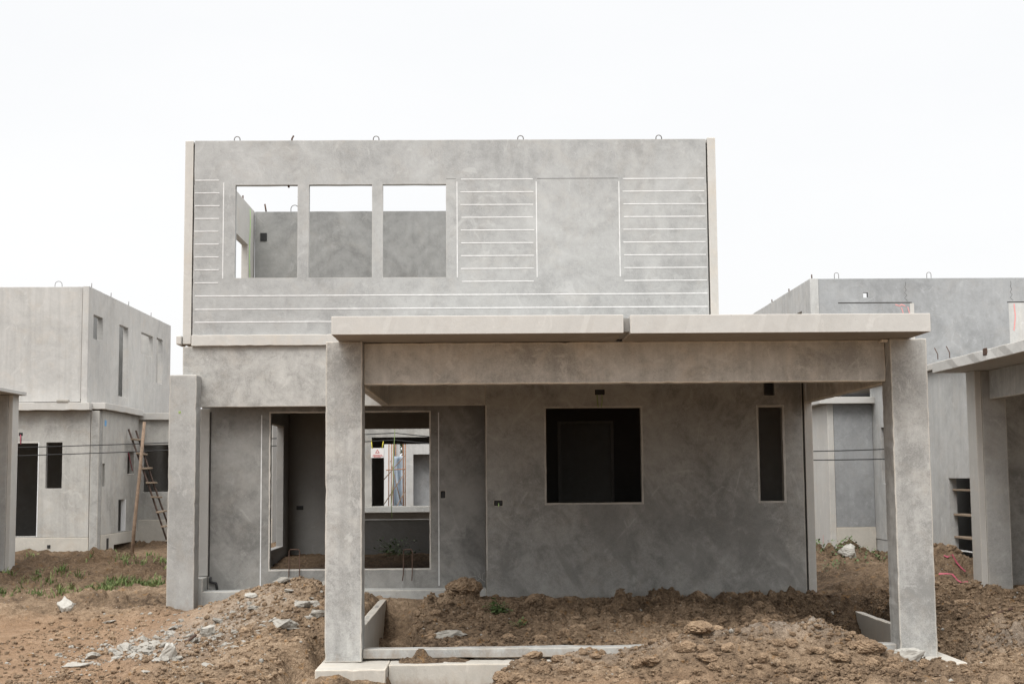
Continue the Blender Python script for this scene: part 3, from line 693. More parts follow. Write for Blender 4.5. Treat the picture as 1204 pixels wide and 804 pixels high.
paint_strip([(10.50, YR - .01, 6.20), (10.55, YR - .01, 6.02), (10.62, YR - .01, 5.96), (10.70, YR - .01, 6.05), (10.66, YR - .01, 6.22)], .022, M['redmark'], ru, (0, -1, 0))
paint_strip([(13.36, YR - .01, 6.28), (13.38, YR - .01, 5.95), (13.33, YR - .01, 5.6)], .03, M['redmark'], ru, (0, -1, 0))
panel('side_wall', M['house_r_side'], N, 'x', YR - .02, 43, 3.9, 6.95, 8.20, 8.412, holes=[(36.1, 37.6, 4.9, 6.24)], seed=61, step=.5)
panel('back_wall', M['house_r'], N, 'y', 8.42, 20, 3.9, 6.9, 43, 43.14, step=1)
for x in (8.90, 11.25): loop('lifting_loop', ru, x, YR + .07, 6.945, .055, .16)
for y in (35.3, 38.0, 40.3): tube('rebar_stub', M['rust'], N, [(8.3, y, 6.93), (8.3, y + .02, 7.08)], .016, 6)
ns = panel('side_wall', M['house_r_side'], N, 'x', 21.62, 29.75, .69, 3.885, XR, XR + .14, holes=[(22.6, 24.85, .70, 1.94), (28.25, 29.02, 1.83, 2.98)], seed=62, step=.4)
panel('plinth', M['house_r_side'], N, 'x', 21.62, 29.75, -.2, .678, XR + .012, XR + .14, holes=[(22.6, 24.85, .0, .679)], seed=63, step=.4)
for z in (1.72, 1.29, .90): box('shelf_board', M['woodp'], N, XR + .06, XR + .35, 22.6, 24.84, z, z + .035)
panel('partition_wall', M['room'], N, 'x', 21.7, 29.7, -.2, 3.85, XR + 1.2, XR + 1.3, step=1)
nj = panel('wing_wall', M['house_r'], N, 'y', 7.33, XR - .004, .93, 3.50, 29.62, 29.76, seed=64)
panel('plinth', M['plinth'], N, 'y', 7.33, XR - .004, -.2, .925, 29.61, 29.75, seed=65)
panel('side_wall', M['cast'], N, 'x', 29.60, 34.5, -.2, 3.50, 7.20, 7.326, holes=[(31.1, 31.9, 1.9, 2.75)], seed=66, step=.4)
paint_strip([(7.198, 31.0, 1.95), (7.198, 31.15, 1.86), (7.198, 31.3, 1.93)], .08, M['redmark'], N, (-1, 0, 0))
paint_strip([(7.198, 30.25, .75), (7.198, 30.27, .55)], .03, M['redmark'], N, (-1, 0, 0))
panel('roof_slab', M['slab'], N, 'z', 7.0, XR + 1, 29.40, YR - .03, 3.505, 3.64, seed=67)
panel('floor_slab', M['cast'], N, 'z', XR - .10, 20, 21.5, YR - .03, 3.888, 4.0, seed=68, step=.6)
box('cable_box', M['oil'], N, 7.5, XR - .05, 29.56, 29.60, 3.65, 3.72).name = 'roof_edge_strip'
# its carport
panel('roof_slab', M['slab'], N, 'z', 6.84, 14, 13.5, 21.40, 3.548, 3.70, rough=.015, seed=69, step=.3)
nc = panel('column', M['porch_column'], N, 'y', 7.40, 7.765, -.3, 3.545, 20.90, 21.27, bevel=.012, seed=70)
box('cast_edge', M['cast'], N, 7.306, 7.398, 20.90, 21.27, -.3, 3.545)
panel('beam', M['column'], N, 'x', 13.8, 20.895, 3.115, 3.544, 7.52, 7.64, bevel=.01, seed=71)
panel('front_wall', M['wall'], N, 'y', 7.70, 14, -.3, 3.545, 21.46, 21.6, seed=72, step=.5)
box('rust_stain', M['rust'], N, 6.826, 6.845, 19.02, 19.16, 3.62, 3.72, bevel=.01)
for y, x in ((21.3, 6.9), (21.05, 7.0)): tube('rebar_stub', M['rust'], N, [(x, y, 3.75), (x, y, 3.83), (x - .04, y + .02, 3.93)], .007, 6)

# ------------------------------------------------------------------ buildings seen through the rear window
A = empty('concrete_annex', (-2, 32, .3), 'grey concrete frame seen through the door hole behind the sign', 'building')
panel('front_wall', M['house_l2'], A, 'y', -3.6, 1.2, 1.40, 4.1, 32.03, 32.15, holes=[(-2.573, -.7, 1.401, 2.951)], seed=80)
panel('window_sill', M['curb'], A, 'y', -3.6, 1.2, 1.262, 1.398, 31.95, 32.6, seed=81)
panel('front_wall', M['room'], A, 'y', -3.6, 1.2, -.1, 1.255, 32.25, 32.6, step=1)
panel('back_wall', M['room'], A, 'y', -3.6, 1.2, -.1, 4.1, 35.9, 36.0, holes=[(-2.575, -.4, 1.33, 2.89)], seed=82, step=.6)
panel('roof_slab', M['room'], A, 'z', -3.6, 1.2, 32.16, 36.05, 4.11, 4.25, step=1)
for x in (-3.6, 1.2): panel('side_wall', M['room'], A, 'x', 32.16, 35.88, -.1, 4.1, x, x + .1, step=1)
W = empty('white_building', (-3.3, 50, .3), 'white rendered building far behind the scaffold, seen through two openings', 'building')
panel('wall', M['whitewall'], W, 'y', -6.0, -3.27, -.2, 5.2, 50, 54, holes=[(-5.2, -4.5, 1.2, 2.4)], step=1)
panel('roof', M['house_l2'], W, 'z', -6.2, -3.2, 49.8, 54.2, 5.2, 5.35, step=1)
G = empty('grey_building', (-1.2, 48, .3), 'pale grey concrete shell with a recessed wall, right of the scaffold', 'building')
panel('front_wall', M['house_r_side'], G, 'y', -2.76, 3.0, -.2, 4.6, 48, 48.2, holes=[(-2.45, .9, .3, 2.835)], step=.5, seed=83)
panel('partition_wall', M['house_r'], G, 'y', -2.62, 1.2, -.2, 4.5, 48.6, 48.7, step=1)
panel('side_wall', M['house_r'], G, 'x', 48.2, 52, -.2, 4.5, -2.76, -2.64, step=1)
panel('roof_slab', M['house_r'], G, 'z', -2.8, 3.0, 47.9, 52, 4.6, 4.75, step=1)
D = empty('distant_house', (-9, 58, .3), 'small distant concrete house seen through the left room window', 'building')
panel('front_wall', M['house_l'], D, 'y', -13, -6.2, -.2, 4.6, 58, 62, holes=[(-9.3, -8.6, .3, 2.9), (-8.2, -7.4, 1.5, 2.8)], step=1, seed=84)
panel('roof_slab', M['slab'], D, 'z', -13.2, -6.0, 57.7, 62.2, 4.6, 4.8, step=1)

S = empty('scaffold', (-2.7, 46, .3), 'rusty orange scaffold of tied poles between white and grey buildings', 'scaffold')
for x in (-3.12, -2.98, -2.66):
    for y in (45.6, 46.8): tube('pole', M['orange'], S, [(x, y, .2), (x + .02, y, 4.6)], .018, 6)
for z in (1.0, 2.3, 3.4): tube('crossbar', M['orange'], S, [(-3.2, 45.58, z), (-2.58, 45.58, z + .03)], .018, 6)
for p, q in (((-3.35, 45.5, 1.9), (-2.6, 45.5, 2.75)), ((-3.4, 45.5, 1.0), (-2.6, 45.5, 2.2)), ((-3.1, 45.5, .7), (-2.6, 45.5, 1.6)), ((-3.05, 45.5, 2.6), (-2.7, 45.5, 1.2))):
    tube('brace', M['wood'], S, [p, q], .016, 6)
bm = bmesh.new()
bmesh.ops.create_grid(bm, x_segments=12, y_segments=18, size=.5)
for v in bm.verts:
    x, z = v.co.x, v.co.y
    v.co = Vector((-2.84 + x * .34, 46.2 + .10 * math.sin(x * 14 + z * 3) + .08 * mnoise.noise(Vector((x * 4, z * 4, 0))), 1.9 + z * 1.7))
tp = link('tarp', bm, M['tarp'], S, smooth=True)
sol = tp.modifiers.new('t', 'SOLIDIFY'); sol.thickness = .01

sg = empty('warning_sign', (-2.43, 31.85, 2.6), 'white warning sign with red triangle hung on yellow straps in a rear opening', 'sign')
x0, x1, zb, zt, ys = -2.575, -2.283, 2.485, 2.705, 31.85
box('board', M['signw'], sg, x0, x1, ys, ys + .012, zb, zt, bevel=.002)
bm = bmesh.new(); cx, cz, r = (x0 + x1) / 2, zb + .135, .058
o_ = [bm.verts.new((cx + r * math.sin(a), ys - .003, cz + r * math.cos(a))) for a in (0, 2.094, 4.189)]
i_ = [bm.verts.new((cx + r * .55 * math.sin(a), ys - .003, cz + r * .55 * math.cos(a))) for a in (0, 2.094, 4.189)]
for k in range(3): bm.faces.new([o_[k], o_[(k + 1) % 3], i_[(k + 1) % 3], i_[k]])
link('triangle', bm, M['signr'], sg)
for z, w in ((zb + .065, .19), (zb + .042, .22), (zb + .02, .15)):
    x = cx - w / 2
    while x < cx + w / 2:
        l = rnd.uniform(.012, .03); box('lettering', M['signr'], sg, x, x + l, ys - .004, ys + .004, z - .006, z + .006, bevel=0); x += l + .008
for x, dx in ((x0 + .03, -.03), (x1 - .04, .02)): tube('strap', M['yellow'], sg, [(x, ys, zt - .01), (x + dx * .6, ys + .05, zt + .08), (x + dx, ys + .1, zt + .17)], .010, 6)

tag(tube('hanging_cord', M['green_dark'], None, [(-1.985, 31.0, 3.9), (-1.985, 31.0, 3.0), (-2.01, 31.02, 2.6), (-2.02, 30.98, 2.0), (-2.06, 31.0, 1.45), (-2.045, 31.0, 1.15)], .008, 6), 'thin green cord hanging in front of the rear opening', 'cord')

# ------------------------------------------------------------------ ladder, pole, cables
Ld = empty('ladder', (-8.7, 39, .25), 'wooden ladder with dark rails and pale rungs leaning on the left house', 'ladder')
b0, t0 = Vector((-8.55, 38.55, .25)), Vector((-9.69, 38.55, 3.42))
off = Vector((.05, .62, -.02))
tube('rail', M['ladder'], Ld, [b0, b0.lerp(t0, .5) + Vector((.02, 0, 0)), t0], .026, 8)
tube('rail', M['ladder'], Ld, [b0 + off, b0.lerp(t0, .5) + off + Vector((-.02, 0, 0)), t0 + off], .026, 8)
for k in range(8):
    p = b0.lerp(t0, .05 + k * .1235) + Vector((.03, 0, 0))
    bm = bmesh.new(); bmesh.ops.create_cube(bm, size=1)
    q = p + off / 2
    for v in bm.verts: v.co = Vector((q.x + v.co.x * .12, q.y + v.co.y * (.84 + .06 * (k % 2)), q.z + v.co.z * .045 + v.co.y * .02 * (k % 3 - 1)))
    link('rung', bm, M['woodp'], Ld, bevel=.006)
pz = gh(-8.05, 32.5)
tag(tube('wooden_pole', M['wood'], None, [(-8.05, 32.5, pz - .1), (-7.99, 32.5, 1.1), (-7.90, 32.52, 2.2), (-7.82, 32.55, 3.36)], .043, 8, .036), 'tall weathered wooden pole standing in the soil before the ladder', 'pole')
def sag(p, q, d, n=24): 
    p, q = Vector(p), Vector(q)
    return [p.lerp(q, k / n) - Vector((0, 0, d * 4 * (k / n) * (1 - k / n))) for k in range(n + 1)]
tag(tube('overhead_cable', M['cable'], None, sag((-17, 35.6, 2.80), (-2.0, 31.3, 3.02), .06) + sag((-2.0, 31.3, 3.02), (9.8, 28.55, 2.60), .26)[1:], .011, 6), 'upper of two thin black cables strung behind the house', 'cable')
tag(tube('overhead_cable', M['cable'], None, sag((-17, 35.5, 2.56), (-2.0, 31.2, 2.86), .05) + sag((-2.0, 31.2, 2.86), (9.8, 28.5, 2.37), .22)[1:], .011, 6), 'lower of two thin black cables strung behind the house', 'cable')

# ------------------------------------------------------------------ rocks, clods, rubble
def hull_mesh(name, seed, n=16, flat=.7, mat=None, sub=0, amp=.0):
    r = random.Random(seed); bm = bmesh.new()
    for _ in range(n):
        v = Vector((r.gauss(0, 1), r.gauss(0, 1), r.gauss(0, 1))).normalized() * r.uniform(.75, 1.05)
        bm.verts.new((v.x, v.y * r.uniform(.8, 1), v.z * flat))
    res = bmesh.ops.convex_hull(bm, input=bm.verts[:])
    bmesh.ops.delete(bm, geom=[g for g in res['geom_interior'] if isinstance(g, bmesh.types.BMVert)], context='VERTS')
    if sub:
        bmesh.ops.triangulate(bm, faces=bm.faces[:])
        bmesh.ops.subdivide_edges(bm, edges=bm.edges[:], cuts=sub, use_grid_fill=True)
        for v in bm.verts:
            p = v.co * 2.3 + Vector((seed, 0, 0))
            v.co += v.co.normalized() * amp * (mnoise.noise(p) + .6 * mnoise.noise(p * 2.7) + .4 * mnoise.noise(p * 6))
    me = bpy.data.meshes.new(name); bmesh.ops.recalc_face_normals(bm, faces=bm.faces[:]); bm.to_mesh(me); bm.free()
    me.materials.append(mat); return me
def clod_mesh(seed):
    r = random.Random(seed); bm = bmesh.new(); bmesh.ops.create_icosphere(bm, subdivisions=5, radius=1)
    sx, sy, sz = r.uniform(.8, 1.2), r.uniform(.8, 1.2), r.uniform(.6, .85)
    for v in bm.verts:
        q = v.co + Vector((seed * 3.7, seed, 0))
        d = .34 * mnoise.noise(q * 1.15) + .26 * (.5 - abs(mnoise.noise(q * 2.3))) + .17 * (.4 - abs(mnoise.noise(q * 4.7))) + .10 * mnoise.noise(q * 9) + .06 * mnoise.noise(q * 19)
        v.co = Vector((v.co.x * sx, v.co.y * sy, v.co.z * sz)) * (.88 + d)
    me = bpy.data.meshes.new('dirt_clod'); bm.to_mesh(me); bm.free(); me.materials.append(M['clod']); return me
clods = [clod_mesh(k) for k in range(10)]
chunks = [hull_mesh('concrete_chunk', 100 + k, 17, .72, M['chunk'], 4, .13) for k in range(9)]

def place(name, me, x, y, size, label, cat, group=None, sink=.25, sq=(1, 1, 1), rot=None):
    o = bpy.data.objects.new(name, me); C.objects.link(o)
    o.rotation_euler = rot or (rnd.uniform(-.25, .25), rnd.uniform(-.25, .25), rnd.uniform(0, 6.28))
    o.scale = (size * sq[0], size * sq[1], size * sq[2])
    o.location = (x, y, gh(x, y) + size * sq[2] * (.62 - sink - .3))
    return tag(o, label, cat, group)

def blocked(x, y):
    if -4.6 < x < 4.85 and y > 20.0: return True
    if 15.3 < y < 16.5 and (-1.95 < x < -1.0 or 4.5 < x < 5.3): return True
    if 15.7 < y < 16.4 and -1.1 < x < 4.7: return True
    if 16.2 < y and (-1.6 < x < -1.0 or 4.9 < x < 5.25): return True
    if -2.2 < x < -.3 and y < 15.9: return True
    return False

named = [
 ('dirt_clod', clods[0], -.30, 19.45, .20, 'largest tan dirt clod, at the top left of the carport fill', 'clod', (1, 1, 1.1)),
 ('dirt_clod', clods[3], 2.95, 19.80, .115, 'round tan clod against the foot of the wall between its windows', 'clod', (1, 1, 1.1)),
 ('dirt_clod', clods[5], .66, 19.4, .115, 'pale tan clod by the wall foot, right of the largest clod', 'clod', (1.2, 1, 1)),
 ('dirt_clod', clods[2], 2.28, 15.30, .12, 'dark rough clod on the ridge in front of the ground beam', 'clod', (1.25, 1, 1)),
 ('dirt_clod', clods[7], 4.05, 15.12, .12, 'large cracked ochre clod before the right carport column', 'clod', (1.5, 1, .9)),
 ('dirt_clod', clods[8], 6.35, 18.9, .13, 'big knobbly clod in front of the right neighbour column', 'clod', (1.2, 1, .9)),
 ('dirt_clod', clods[6], 2.05, 18.2, .07, 'small orange-tan stone-like clod in the middle of the carport fill', 'clod', (.8, .8, 1.3)),
 ('concrete_block', chunks[0], -5.95, 20.35, .155, 'white angular concrete block on the left dirt, beside a small scrap', 'rubble', (1, .9, 1.5)),
 ('concrete_block', chunks[1], -3.52, 15.95, .13, 'cream squarish concrete block at the front of the rubble patch', 'rubble', (1.1, .9, 1.2)),
 ('concrete_chunk', chunks[2], -3.40, 17.55, .12, 'pale upright chunk at the back of the rubble patch', 'rubble', (1.1, .9, 1.2)),
 ('concrete_chunk', chunks[3], -2.72, 19.2, .12, 'flat grey slab fragment on top of the left dirt heap', 'rubble', (1.4, .9, .55)),
 ('concrete_chunk', chunks[4], -2.35, 16.75, .14, 'grey hollow-looking concrete lump low on the left heap', 'rubble', (1.2, 1, .8)),
 ('concrete_chunk', chunks[5], -2.25, 17.5, .115, 'flat grey lumps of mortar midway down the left heap', 'rubble', (1.5, 1, .7)),
 ('concrete_chunk', chunks[6], -1.98, 17.2, .12, 'grey slab piece touching the left carport column', 'rubble', (1.4, .9, .7)),
 ('concrete_chunk', chunks[7], 4.52, 15.20, .16, 'white broken piece at the foot of the right carport column', 'rubble', (1.5, .8, .9)),
 ('concrete_chunk', chunks[8], 6.55, 25.6, .21, 'white rock among the weeds behind the carport', 'rock', (1.1, .8, 1.2)),
 ('mortar_lump', chunks[1], -.45, 17.35, .22, 'flat grey lump of set mortar in the carport fill', 'rubble', (1.3, .8, .38)),
 ('concrete_chunk', chunks[3], -1.02, 17.6, .12, 'grey shard tilted in the gap beside the ground beam', 'rubble', (1, .7, 1.3)),
 ('concrete_chunk', chunks[5], -4.95, 18.95, .08, 'flat pale scrap below the white block on the left', 'rubble', (1.6, 1, .4)),
 ('concrete_chunk', chunks[6], -3.05, 18.6, .085, 'pale grey flat stone left of the heap top', 'rubble', (1.6, 1, .5)),
]
M['chunk_white'] = concrete('pale_broken_concrete', (.37, .355, .32), 22, .7, .2, stain=.25, streak=0, edge=0)
for n, me, x, y, s, lab, cat, sq in named:
    if lab.split()[0] in ('white', 'cream', 'pale') and 'chunk' in me.name:
        me = me.copy(); me.materials.clear(); me.materials.append(M['chunk_white'])
    place(n, me, x, y, s, lab, cat, sq=sq, sink=-.12, rot=(rnd.uniform(-.12, .12), rnd.uniform(-.12, .12), rnd.uniform(0, 6.28)))
k = 0
while k < 110:   # rubble patch
    x, y = rnd.gauss(-3.85, .42), rnd.gauss(16.95, .75)
    if y < 15.2 or blocked(x, y): continue
    s = min(.14, .03 + abs(rnd.gauss(0, .048)))
    place('concrete_chunk', rnd.choice(chunks), x, y, s, 'small broken concrete piece in the grey rubble patch', 'rubble', 'broken concrete in the rubble patch', sq=(rnd.uniform(.8, 1.4), 1, rnd.uniform(.5, .9))); k += 1
k = 0
while k < 34:
    x, y = rnd.uniform(-3.6, -1.9), rnd.uniform(16.2, 19.2)
    s = .025 + abs(rnd.gauss(0, .03))
    place('concrete_chunk', rnd.choice(chunks), x, y, s, 'small grey concrete fragment scattered on the left heap', 'rubble', 'concrete fragments on the left heap', sq=(1.2, 1, .6)); k += 1
k = 0
while k < 34:
    x, y = rnd.uniform(.3, 4.4), rnd.gauss(14.95, .14)
    s = rnd.uniform(.035, .085)
    place('dirt_clod', rnd.choice(clods), x, y, s, 'clump of clay on the steep front face of the soil ridge', 'clod', 'clay clumps on the front ridge', sink=.28, sq=(1.15, 1, 1)); k += 1
k = 0
while k < 240:
    z = rnd.random()
    if z < .40: x, y = rnd.uniform(-.9, 4.9), rnd.uniform(16.6, 20.1)
    elif z < .70: x, y = rnd.uniform(-.2, 4.9), rnd.gauss(15.15, .35)
    elif z < .84: x, y = rnd.uniform(5.3, 8.0), rnd.uniform(14.2, 20.5)
    elif z < .92: x, y = rnd.gauss(7.2, .5), rnd.gauss(23, .6)
    else: x, y = rnd.uniform(-3.4, -1.9), rnd.uniform(15, 19.5)
    if blocked(x, y) or y < 14.2: continue
    s = min(.13, .028 + abs(rnd.gauss(0, .035)))
    place('dirt_clod', rnd.choice(clods), x, y, s, 'small loose brown dirt clod on the heaps around the carport', 'clod', 'loose dirt clods', sq=(1, 1, 1)); k += 1

def scatter_mesh(name, mat, n, pick, size, seed, label, cat):
    r = random.Random(seed); V = []; F = []
    base = []
    for q in range(6):
        bm = bmesh.new(); bmesh.ops.create_icosphere(bm, subdivisions=1, radius=1)
        rr = random.Random(q)
        base.append(([Vector((v.co.x * rr.uniform(.6, 1.2), v.co.y * rr.uniform(.6, 1.2), v.co.z * rr.uniform(.4, .9))) for v in bm.verts], [[v.index for v in f.verts] for f in bm.faces])); bm.free()
    pts = [pick(r) for _ in range(n)]
    P = np.array(pts); Z = height(P[:, 0], P[:, 1])
    for (x, y), z in zip(pts, Z):
        vs, fs = r.choice(base); s = min(size * r.lognormvariate(0, .55), size * 3.2); a = r.uniform(0, 6.28); ca, sa = math.cos(a), math.sin(a); o = len(V)
        for v in vs: V.append((x + s * (v.x * ca - v.y * sa), y + s * (v.x * sa + v.y * ca), z + s * (v.z + .25)))
        F += [[i + o for i in f] for f in fs]
    me = bpy.data.meshes.new(name); me.from_pydata(V, [], F); me.materials.append(mat)
    ob = bpy.data.objects.new(name, me); C.objects.link(ob)
    return tag(ob, label, cat, kind='stuff')
CL = clodf(*np.meshgrid(np.arange(-7, 9, .1), np.arange(14, 21, .1)))
def pick_near(r):
    while True:
        x, y = r.uniform(-6, 8), 14.2 + 6.2 * r.random() ** 1.3
        if blocked(x, y): continue
        if x < -3.4 and r.random() < .75: continue
        if r.random() > .12 + CL[min(int((y - 14) * 10), 69), min(int((x + 7) * 10), 159)]: continue
        return x, y
def pick_rubble(r):
    while True:
        q = r.random()
        if q < .6: x, y = r.gauss(-3.8, .55), r.gauss(17.0, .95)
        else: x, y = r.uniform(-5.5, 7.5), r.uniform(14.3, 20)
        if not blocked(x, y) and y > 14: return x, y
scatter_mesh('loose_soil', M['crumb'], 40000, pick_near, .0145, 3, 'fine crumbs of loose brown soil over the heaps', 'soil')
scatter_mesh('gravel', M['chunk'], 1500, pick_rubble, .012, 4, 'pale concrete gravel strewn over the dirt', 'gravel')

# sticks, tape
def stick(pts, r, mat, label, cat='stick', name='stick'):
    P = [(x, y, gh(x, y) + h) for x, y, h in pts]
    return tag(tube(name, M[mat], None, P, r, 7), label, cat)
stick([(5.95, 17.2, .03), (6.35, 17.15, .05)], .018, 'rust', 'rusty brown stick on the dirt right of the carport')
stick([(6.05, 17.55, .03), (6.45, 17.75, .06)], .016, 'oil', 'black stick lying behind the rusty one at right')
stick([(5.85, 15.9, .03), (6.3, 16.35, .04)], .020, 'woodp', 'pale wooden stick at the lower right of the dirt')
stick([(6.1, 21.2, .06), (6.7, 21.0, .05), (7.1, 20.8, .03)], .03, 'wood', 'brown plank end below the pink tape')
stick([(-3.52, 16.42, .06), (-3.36, 16.62, .12)], .017, 'rust', 'short red-brown brick splinter in the rubble patch')
def ribbon(name, pts, w, mat, label, cat):
    bm = bmesh.new(); rows = []
    for i, p in enumerate(pts):
        p = Vector(p); d = Vector(pts[min(i + 1, len(pts) - 1)]) - Vector(pts[max(i - 1, 0)]); s = d.cross(Vector((.3, -.8, .5))).normalized() * w / 2
        rows.append([bm.verts.new(p + s), bm.verts.new(p - s)])
    for a, b in zip(rows, rows[1:]): bm.faces.new([a[0], a[1], b[1], b[0]])
    o = link(name, bm, mat); m = o.modifiers.new('t', 'SOLIDIFY'); m.thickness = .006
    return tag(o, label, cat)
ribbon('barrier_tape', [(7.02 + .06 * t + .03 * math.sin(t), 22.0 - .09 * t, gh(7.02 + .06 * t, 22.0 - .09 * t) + .02 + .03 * math.sin(t * 1.7)) for t in range(8)], .032, M['pink'], 'pink tape trailing over the dark soil heap at right', 'tape')
ribbon('barrier_tape', [(7.30 + .05 * t, 22.6 - .05 * t, gh(7.30 + .05 * t, 22.6 - .05 * t) + .02) for t in range(6)], .028, M['pink'], 'short upper piece of pink tape near the heap top', 'tape')

# ------------------------------------------------------------------ plants
def blades(name, n, pick, hmin, hmax, mat, seed, label):
    r = random.Random(seed); pts = [pick(r) for _ in range(n)]
    P = np.array(pts); Z = height(P[:, 0], P[:, 1]); V = []; F = []
    for (x, y), z in zip(pts, Z):
        h = r.uniform(hmin, hmax); a = r.uniform(0, 6.28); w = r.uniform(.006, .011); lean = r.uniform(.15, .8) * h
        dx, dy = math.cos(a), math.sin(a); o = len(V)
        for t, ww in ((0, 1), (.55, .8), (1, .1)):
            cx, cy, cz = x + dx * lean * t * t, y + dy * lean * t * t, z - .01 + h * t * (1 - .25 * t)
            V.append((cx - dy * w * ww, cy + dx * w * ww, cz)); V.append((cx + dy * w * ww, cy - dx * w * ww, cz))
        F += [[o, o + 1, o + 3, o + 2], [o + 2, o + 3, o + 5, o + 4]]
    me = bpy.data.meshes.new(name); me.from_pydata(V, [], F); me.materials.append(mat)
    ob = bpy.data.objects.new(name, me); C.objects.link(ob); return tag(ob, label, name, kind='stuff')
def patch(list_):
    def f(r):
        x, y, sx, sy, w = r.choices(list_, [q[4] for q in list_])[0]
        while True:
            px, py = r.gauss(x, sx), r.gauss(y, sy)
            if not (-4.6 < px < 4.9 and py > 19.9): return px, py
    return f
_tr = random.Random(12)
_area = patch([(-5.75, 24.3, .42, .22, 3.2), (-6.35, 23.8, .40, .2, 1.6), (-7.15, 22.7, .5, .2, 1.0), (-7.9, 24.6, .7, .35, 1.0), (-6.3, 28.6, .6, .5, 1.1), (-7.4, 31.5, .9, .9, 1.2), (-7.1, 27.4, .5, .3, .6), (-8.1, 34.5, .8, .8, .6)])
TUFTS = [(*_area(_tr), _tr.uniform(.02, .09), _tr.randint(4, 40)) for _ in range(105)]
def tuft_pick(r):
    t = r.choices(TUFTS, [q[3] for q in TUFTS])[0]; return r.gauss(t[0], t[2]), r.gauss(t[1], t[2])
blades('grass', 2500, tuft_pick, .03, .19, M['grass'], 5, 'short green grass tufts on the dirt by the left house')
def leaves_bm(n, cx, cy, r_, h, size, seed, ground=True, cz=0):
    r = random.Random(seed); V = []; F = []
    xy = [(r.gauss(cx, r_), r.gauss(cy, r_)) for _ in range(n)]
    g = height(np.array([q[0] for q in xy]), np.array([q[1] for q in xy])) if ground else [cz] * n
    for (x, y), z0 in zip(xy, g):
        z = float(z0) + h * r.random() ** 1.4
        s = size * r.uniform(.6, 1.3); a = r.uniform(0, 6.28); t = r.uniform(-.6, .9)
        d = Vector((math.cos(a) * math.cos(t), math.sin(a) * math.cos(t), math.sin(t))); q = d.cross(Vector((0, 0, 1))).normalized() * s * .32
        p = Vector((x, y, z)); o = len(V)
        V += [p, p + d * s * .5 + q, p + d * s, p + d * s * .5 - q]; F.append([o, o + 1, o + 2, o + 3])
    return V, F
def leafy(name, parts_, mat, label, cat, kind=None, stem=None):
    V = []; F = []
    for pr in parts_:
        v, f = leaves_bm(*pr); o = len(V); V += v; F += [[i + o for i in q] for q in f]
    if stem:
        cx, cy = stem; root = Vector((cx, cy, gh(cx, cy) - .02)); V2 = []; F2 = []
        ra = len(V); V.append(root)                # every leaf grows from the root on a thin stalk
        for q in list(F):
            b = V[q[0]]; o = len(V); V.append(b + Vector((.004, 0, .004))); F2.append([ra, q[0], o])
        F += F2
    me = bpy.data.meshes.new(name); me.from_pydata([tuple(v) for v in V], [], F); me.materials.append(mat)
    ob = bpy.data.objects.new(name, me); C.objects.link(ob); return tag(ob, label, cat, kind=kind)
leafy('weeds', [(rnd.randint(20, 60), rnd.gauss(6.8, .6), rnd.gauss(26.4, 1.1), .16, .10, .065, 30 + k) for k in range(24)], M['weed'], 'low green weeds over the soil behind the carport', 'weeds', 'stuff')
leafy('weed_plant', [(90, .16, 18.55, .07, .14, .075, 71)], M['weed'], 'small dark green weed in the carport fill by the big clod', 'plant', stem=(.16, 18.55))
leafy('weed_plant', [(36, .42, 18.0, .05, .08, .05, 72)], M['weed'], 'tiny pale weed sprig below the other carport weed', 'plant', stem=(.42, 18.0))
leafy('weed_plant', [(120, -1.75, 28.2, .22, .34, .075, 73)], M['weed'], 'dim bushy weed growing inside the back room', 'plant', stem=(-1.75, 28.2))
T = empty('tree', (-2.7, 60, .3), 'small green treetop behind the scaffold', 'tree')
tube('trunk', M['wood'], T, [(-3.4, 60, 0), (-3.42, 60, 2.4), (-3.5, 60, 3.9)], .12, 8, .05)
tr = random.Random(8); V = []; F = []
for k in range(26):
    v, f = leaves_bm(90, tr.gauss(-3.5, .5), tr.gauss(60, .5), .22, .4, .16, 200 + k, False, tr.uniform(2.9, 4.6)); o = len(V); V += v; F += [[i + o for i in q] for q in f]
me = bpy.data.meshes.new('crown'); me.from_pydata([tuple(v) for v in V], [], F); me.materials.append(M['leaf'])
ob = bpy.data.objects.new('crown', me); C.objects.link(ob); ob.parent = T; ob.location = -T.location

# ------------------------------------------------------------------ sky and sun
SUN_EL, SUN_AZ = 54.0, 200.0      # azimuth clockwise from +Y; behind the camera, a little to the left
w = bpy.data.worlds.new('World'); scene.world = w; w.use_nodes = True
nt = w.node_tree; nt.nodes.clear()
out = nt.nodes.new('ShaderNodeOutputWorld'); bg = nt.nodes.new('ShaderNodeBackground'); nt.links.new(bg.outputs[0], out.inputs[0])
sky = nt.nodes.new('ShaderNodeTexSky'); sky.sky_type = 'NISHITA'; sky.sun_disc = False
sky.sun_elevation = R_(SUN_EL); sky.sun_rotation = R_(SUN_AZ); sky.dust_density = 4; sky.air_density = 1.2
tc = nt.nodes.new('ShaderNodeTexCoord'); mp = nt.nodes.new('ShaderNodeMapping'); mp.inputs['Scale'].default_value = (1.2, 1.2, 3.5)
nt.links.new(tc.outputs['Generated'], mp.inputs[0])
nz = nt.nodes.new('ShaderNodeTexNoise'); nz.inputs['Scale'].default_value = 1.6; nz.inputs['Detail'].default_value = 6; nz.inputs['Roughness'].default_value = .55
nt.links.new(mp.outputs[0], nz.inputs['Vector'])
rp = nt.nodes.new('ShaderNodeValToRGB'); nt.links.new(nz.outputs[0], rp.inputs[0])
rp.color_ramp.elements[0].position = .3; rp.color_ramp.elements[0].color = (6.45, 6.50, 6.58, 1)
rp.color_ramp.elements[1].position = .7; rp.color_ramp.elements[1].color = (6.8, 6.8, 6.8, 1)
mx = nt.nodes.new('ShaderNodeMix'); mx.data_type = 'RGBA'; mx.inputs[0].default_value = .95
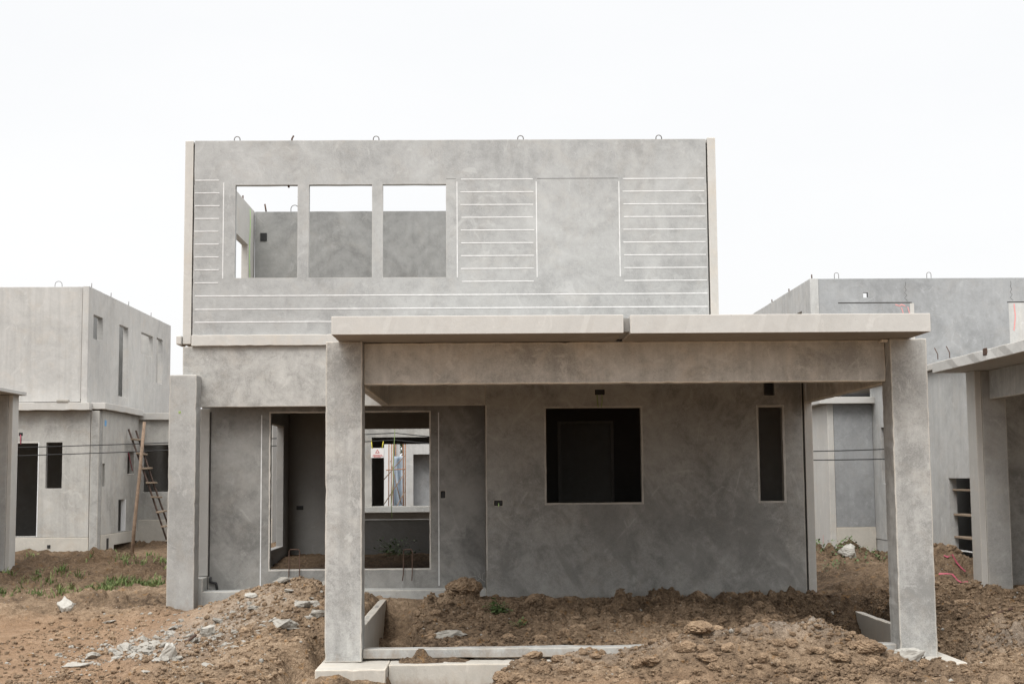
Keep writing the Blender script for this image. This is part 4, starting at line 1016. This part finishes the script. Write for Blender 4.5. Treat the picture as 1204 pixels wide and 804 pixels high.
sx = nt.nodes.new('ShaderNodeSeparateXYZ'); nt.links.new(tc.outputs['Generated'], sx.inputs[0])
gr = nt.nodes.new('ShaderNodeValToRGB'); nt.links.new(sx.outputs[2], gr.inputs[0])      # cloud deck is thinner, so brighter, overhead
gr.color_ramp.elements[0].position = .34; gr.color_ramp.elements[0].color = (.318, .318, .318, 1)
gr.color_ramp.elements[1].position = 1.0; gr.color_ramp.elements[1].color = (1, 1, 1, 1)
ge = gr.color_ramp.elements.new(.62); ge.color = (.78, .78, .78, 1)
vmul = nt.nodes.new('ShaderNodeVectorMath'); vmul.operation = 'MULTIPLY'; nt.links.new(rp.outputs[0], vmul.inputs[0]); nt.links.new(gr.outputs[0], vmul.inputs[1])
vsc = nt.nodes.new('ShaderNodeVectorMath'); vsc.operation = 'SCALE'; vsc.inputs['Scale'].default_value = 3.1; nt.links.new(vmul.outputs[0], vsc.inputs[0])
nt.links.new(sky.outputs[0], mx.inputs[6]); nt.links.new(vsc.outputs[0], mx.inputs[7])
nt.links.new(mx.outputs[2], bg.inputs[0]); bg.inputs[1].default_value = .1
sl = bpy.data.lights.new('sun', 'SUN'); sl.energy = 1.5; sl.angle = R_(30); sl.color = (1, .98, .95)
so = bpy.data.objects.new('sun', sl); C.objects.link(so)
d = Vector((math.sin(R_(SUN_AZ)) * math.cos(R_(SUN_EL)), math.cos(R_(SUN_AZ)) * math.cos(R_(SUN_EL)), math.sin(R_(SUN_EL))))
so.rotation_euler = d.to_track_quat('Z', 'Y').to_euler(); so.location = d * 30

# ------------------------------------------------------------------ camera
cam = bpy.data.cameras.new('camera'); co = bpy.data.objects.new('camera', cam); C.objects.link(co)
cam.sensor_width = 36; cam.sensor_fit = 'HORIZONTAL'; cam.lens = 49.604; cam.clip_start = .1; cam.clip_end = 2000
F_ = Vector((.019248, .995179, .096171)); R2 = Vector((.999795, -.018547, -.008174)); U2 = Vector((.006351, -.096309, .995331))
co.matrix_world = Matrix(((R2.x, U2.x, -F_.x, 0), (R2.y, U2.y, -F_.y, 0), (R2.z, U2.z, -F_.z, 2.0), (0, 0, 0, 1)))
scene.camera = co
scene.view_settings.view_transform = 'Standard'; scene.view_settings.look = 'None'
scene.view_settings.exposure = .62; scene.view_settings.gamma = 1; scene.view_settings.use_curve_mapping = False
scene.cycles.max_bounces = 8; scene.cycles.diffuse_bounces = 5
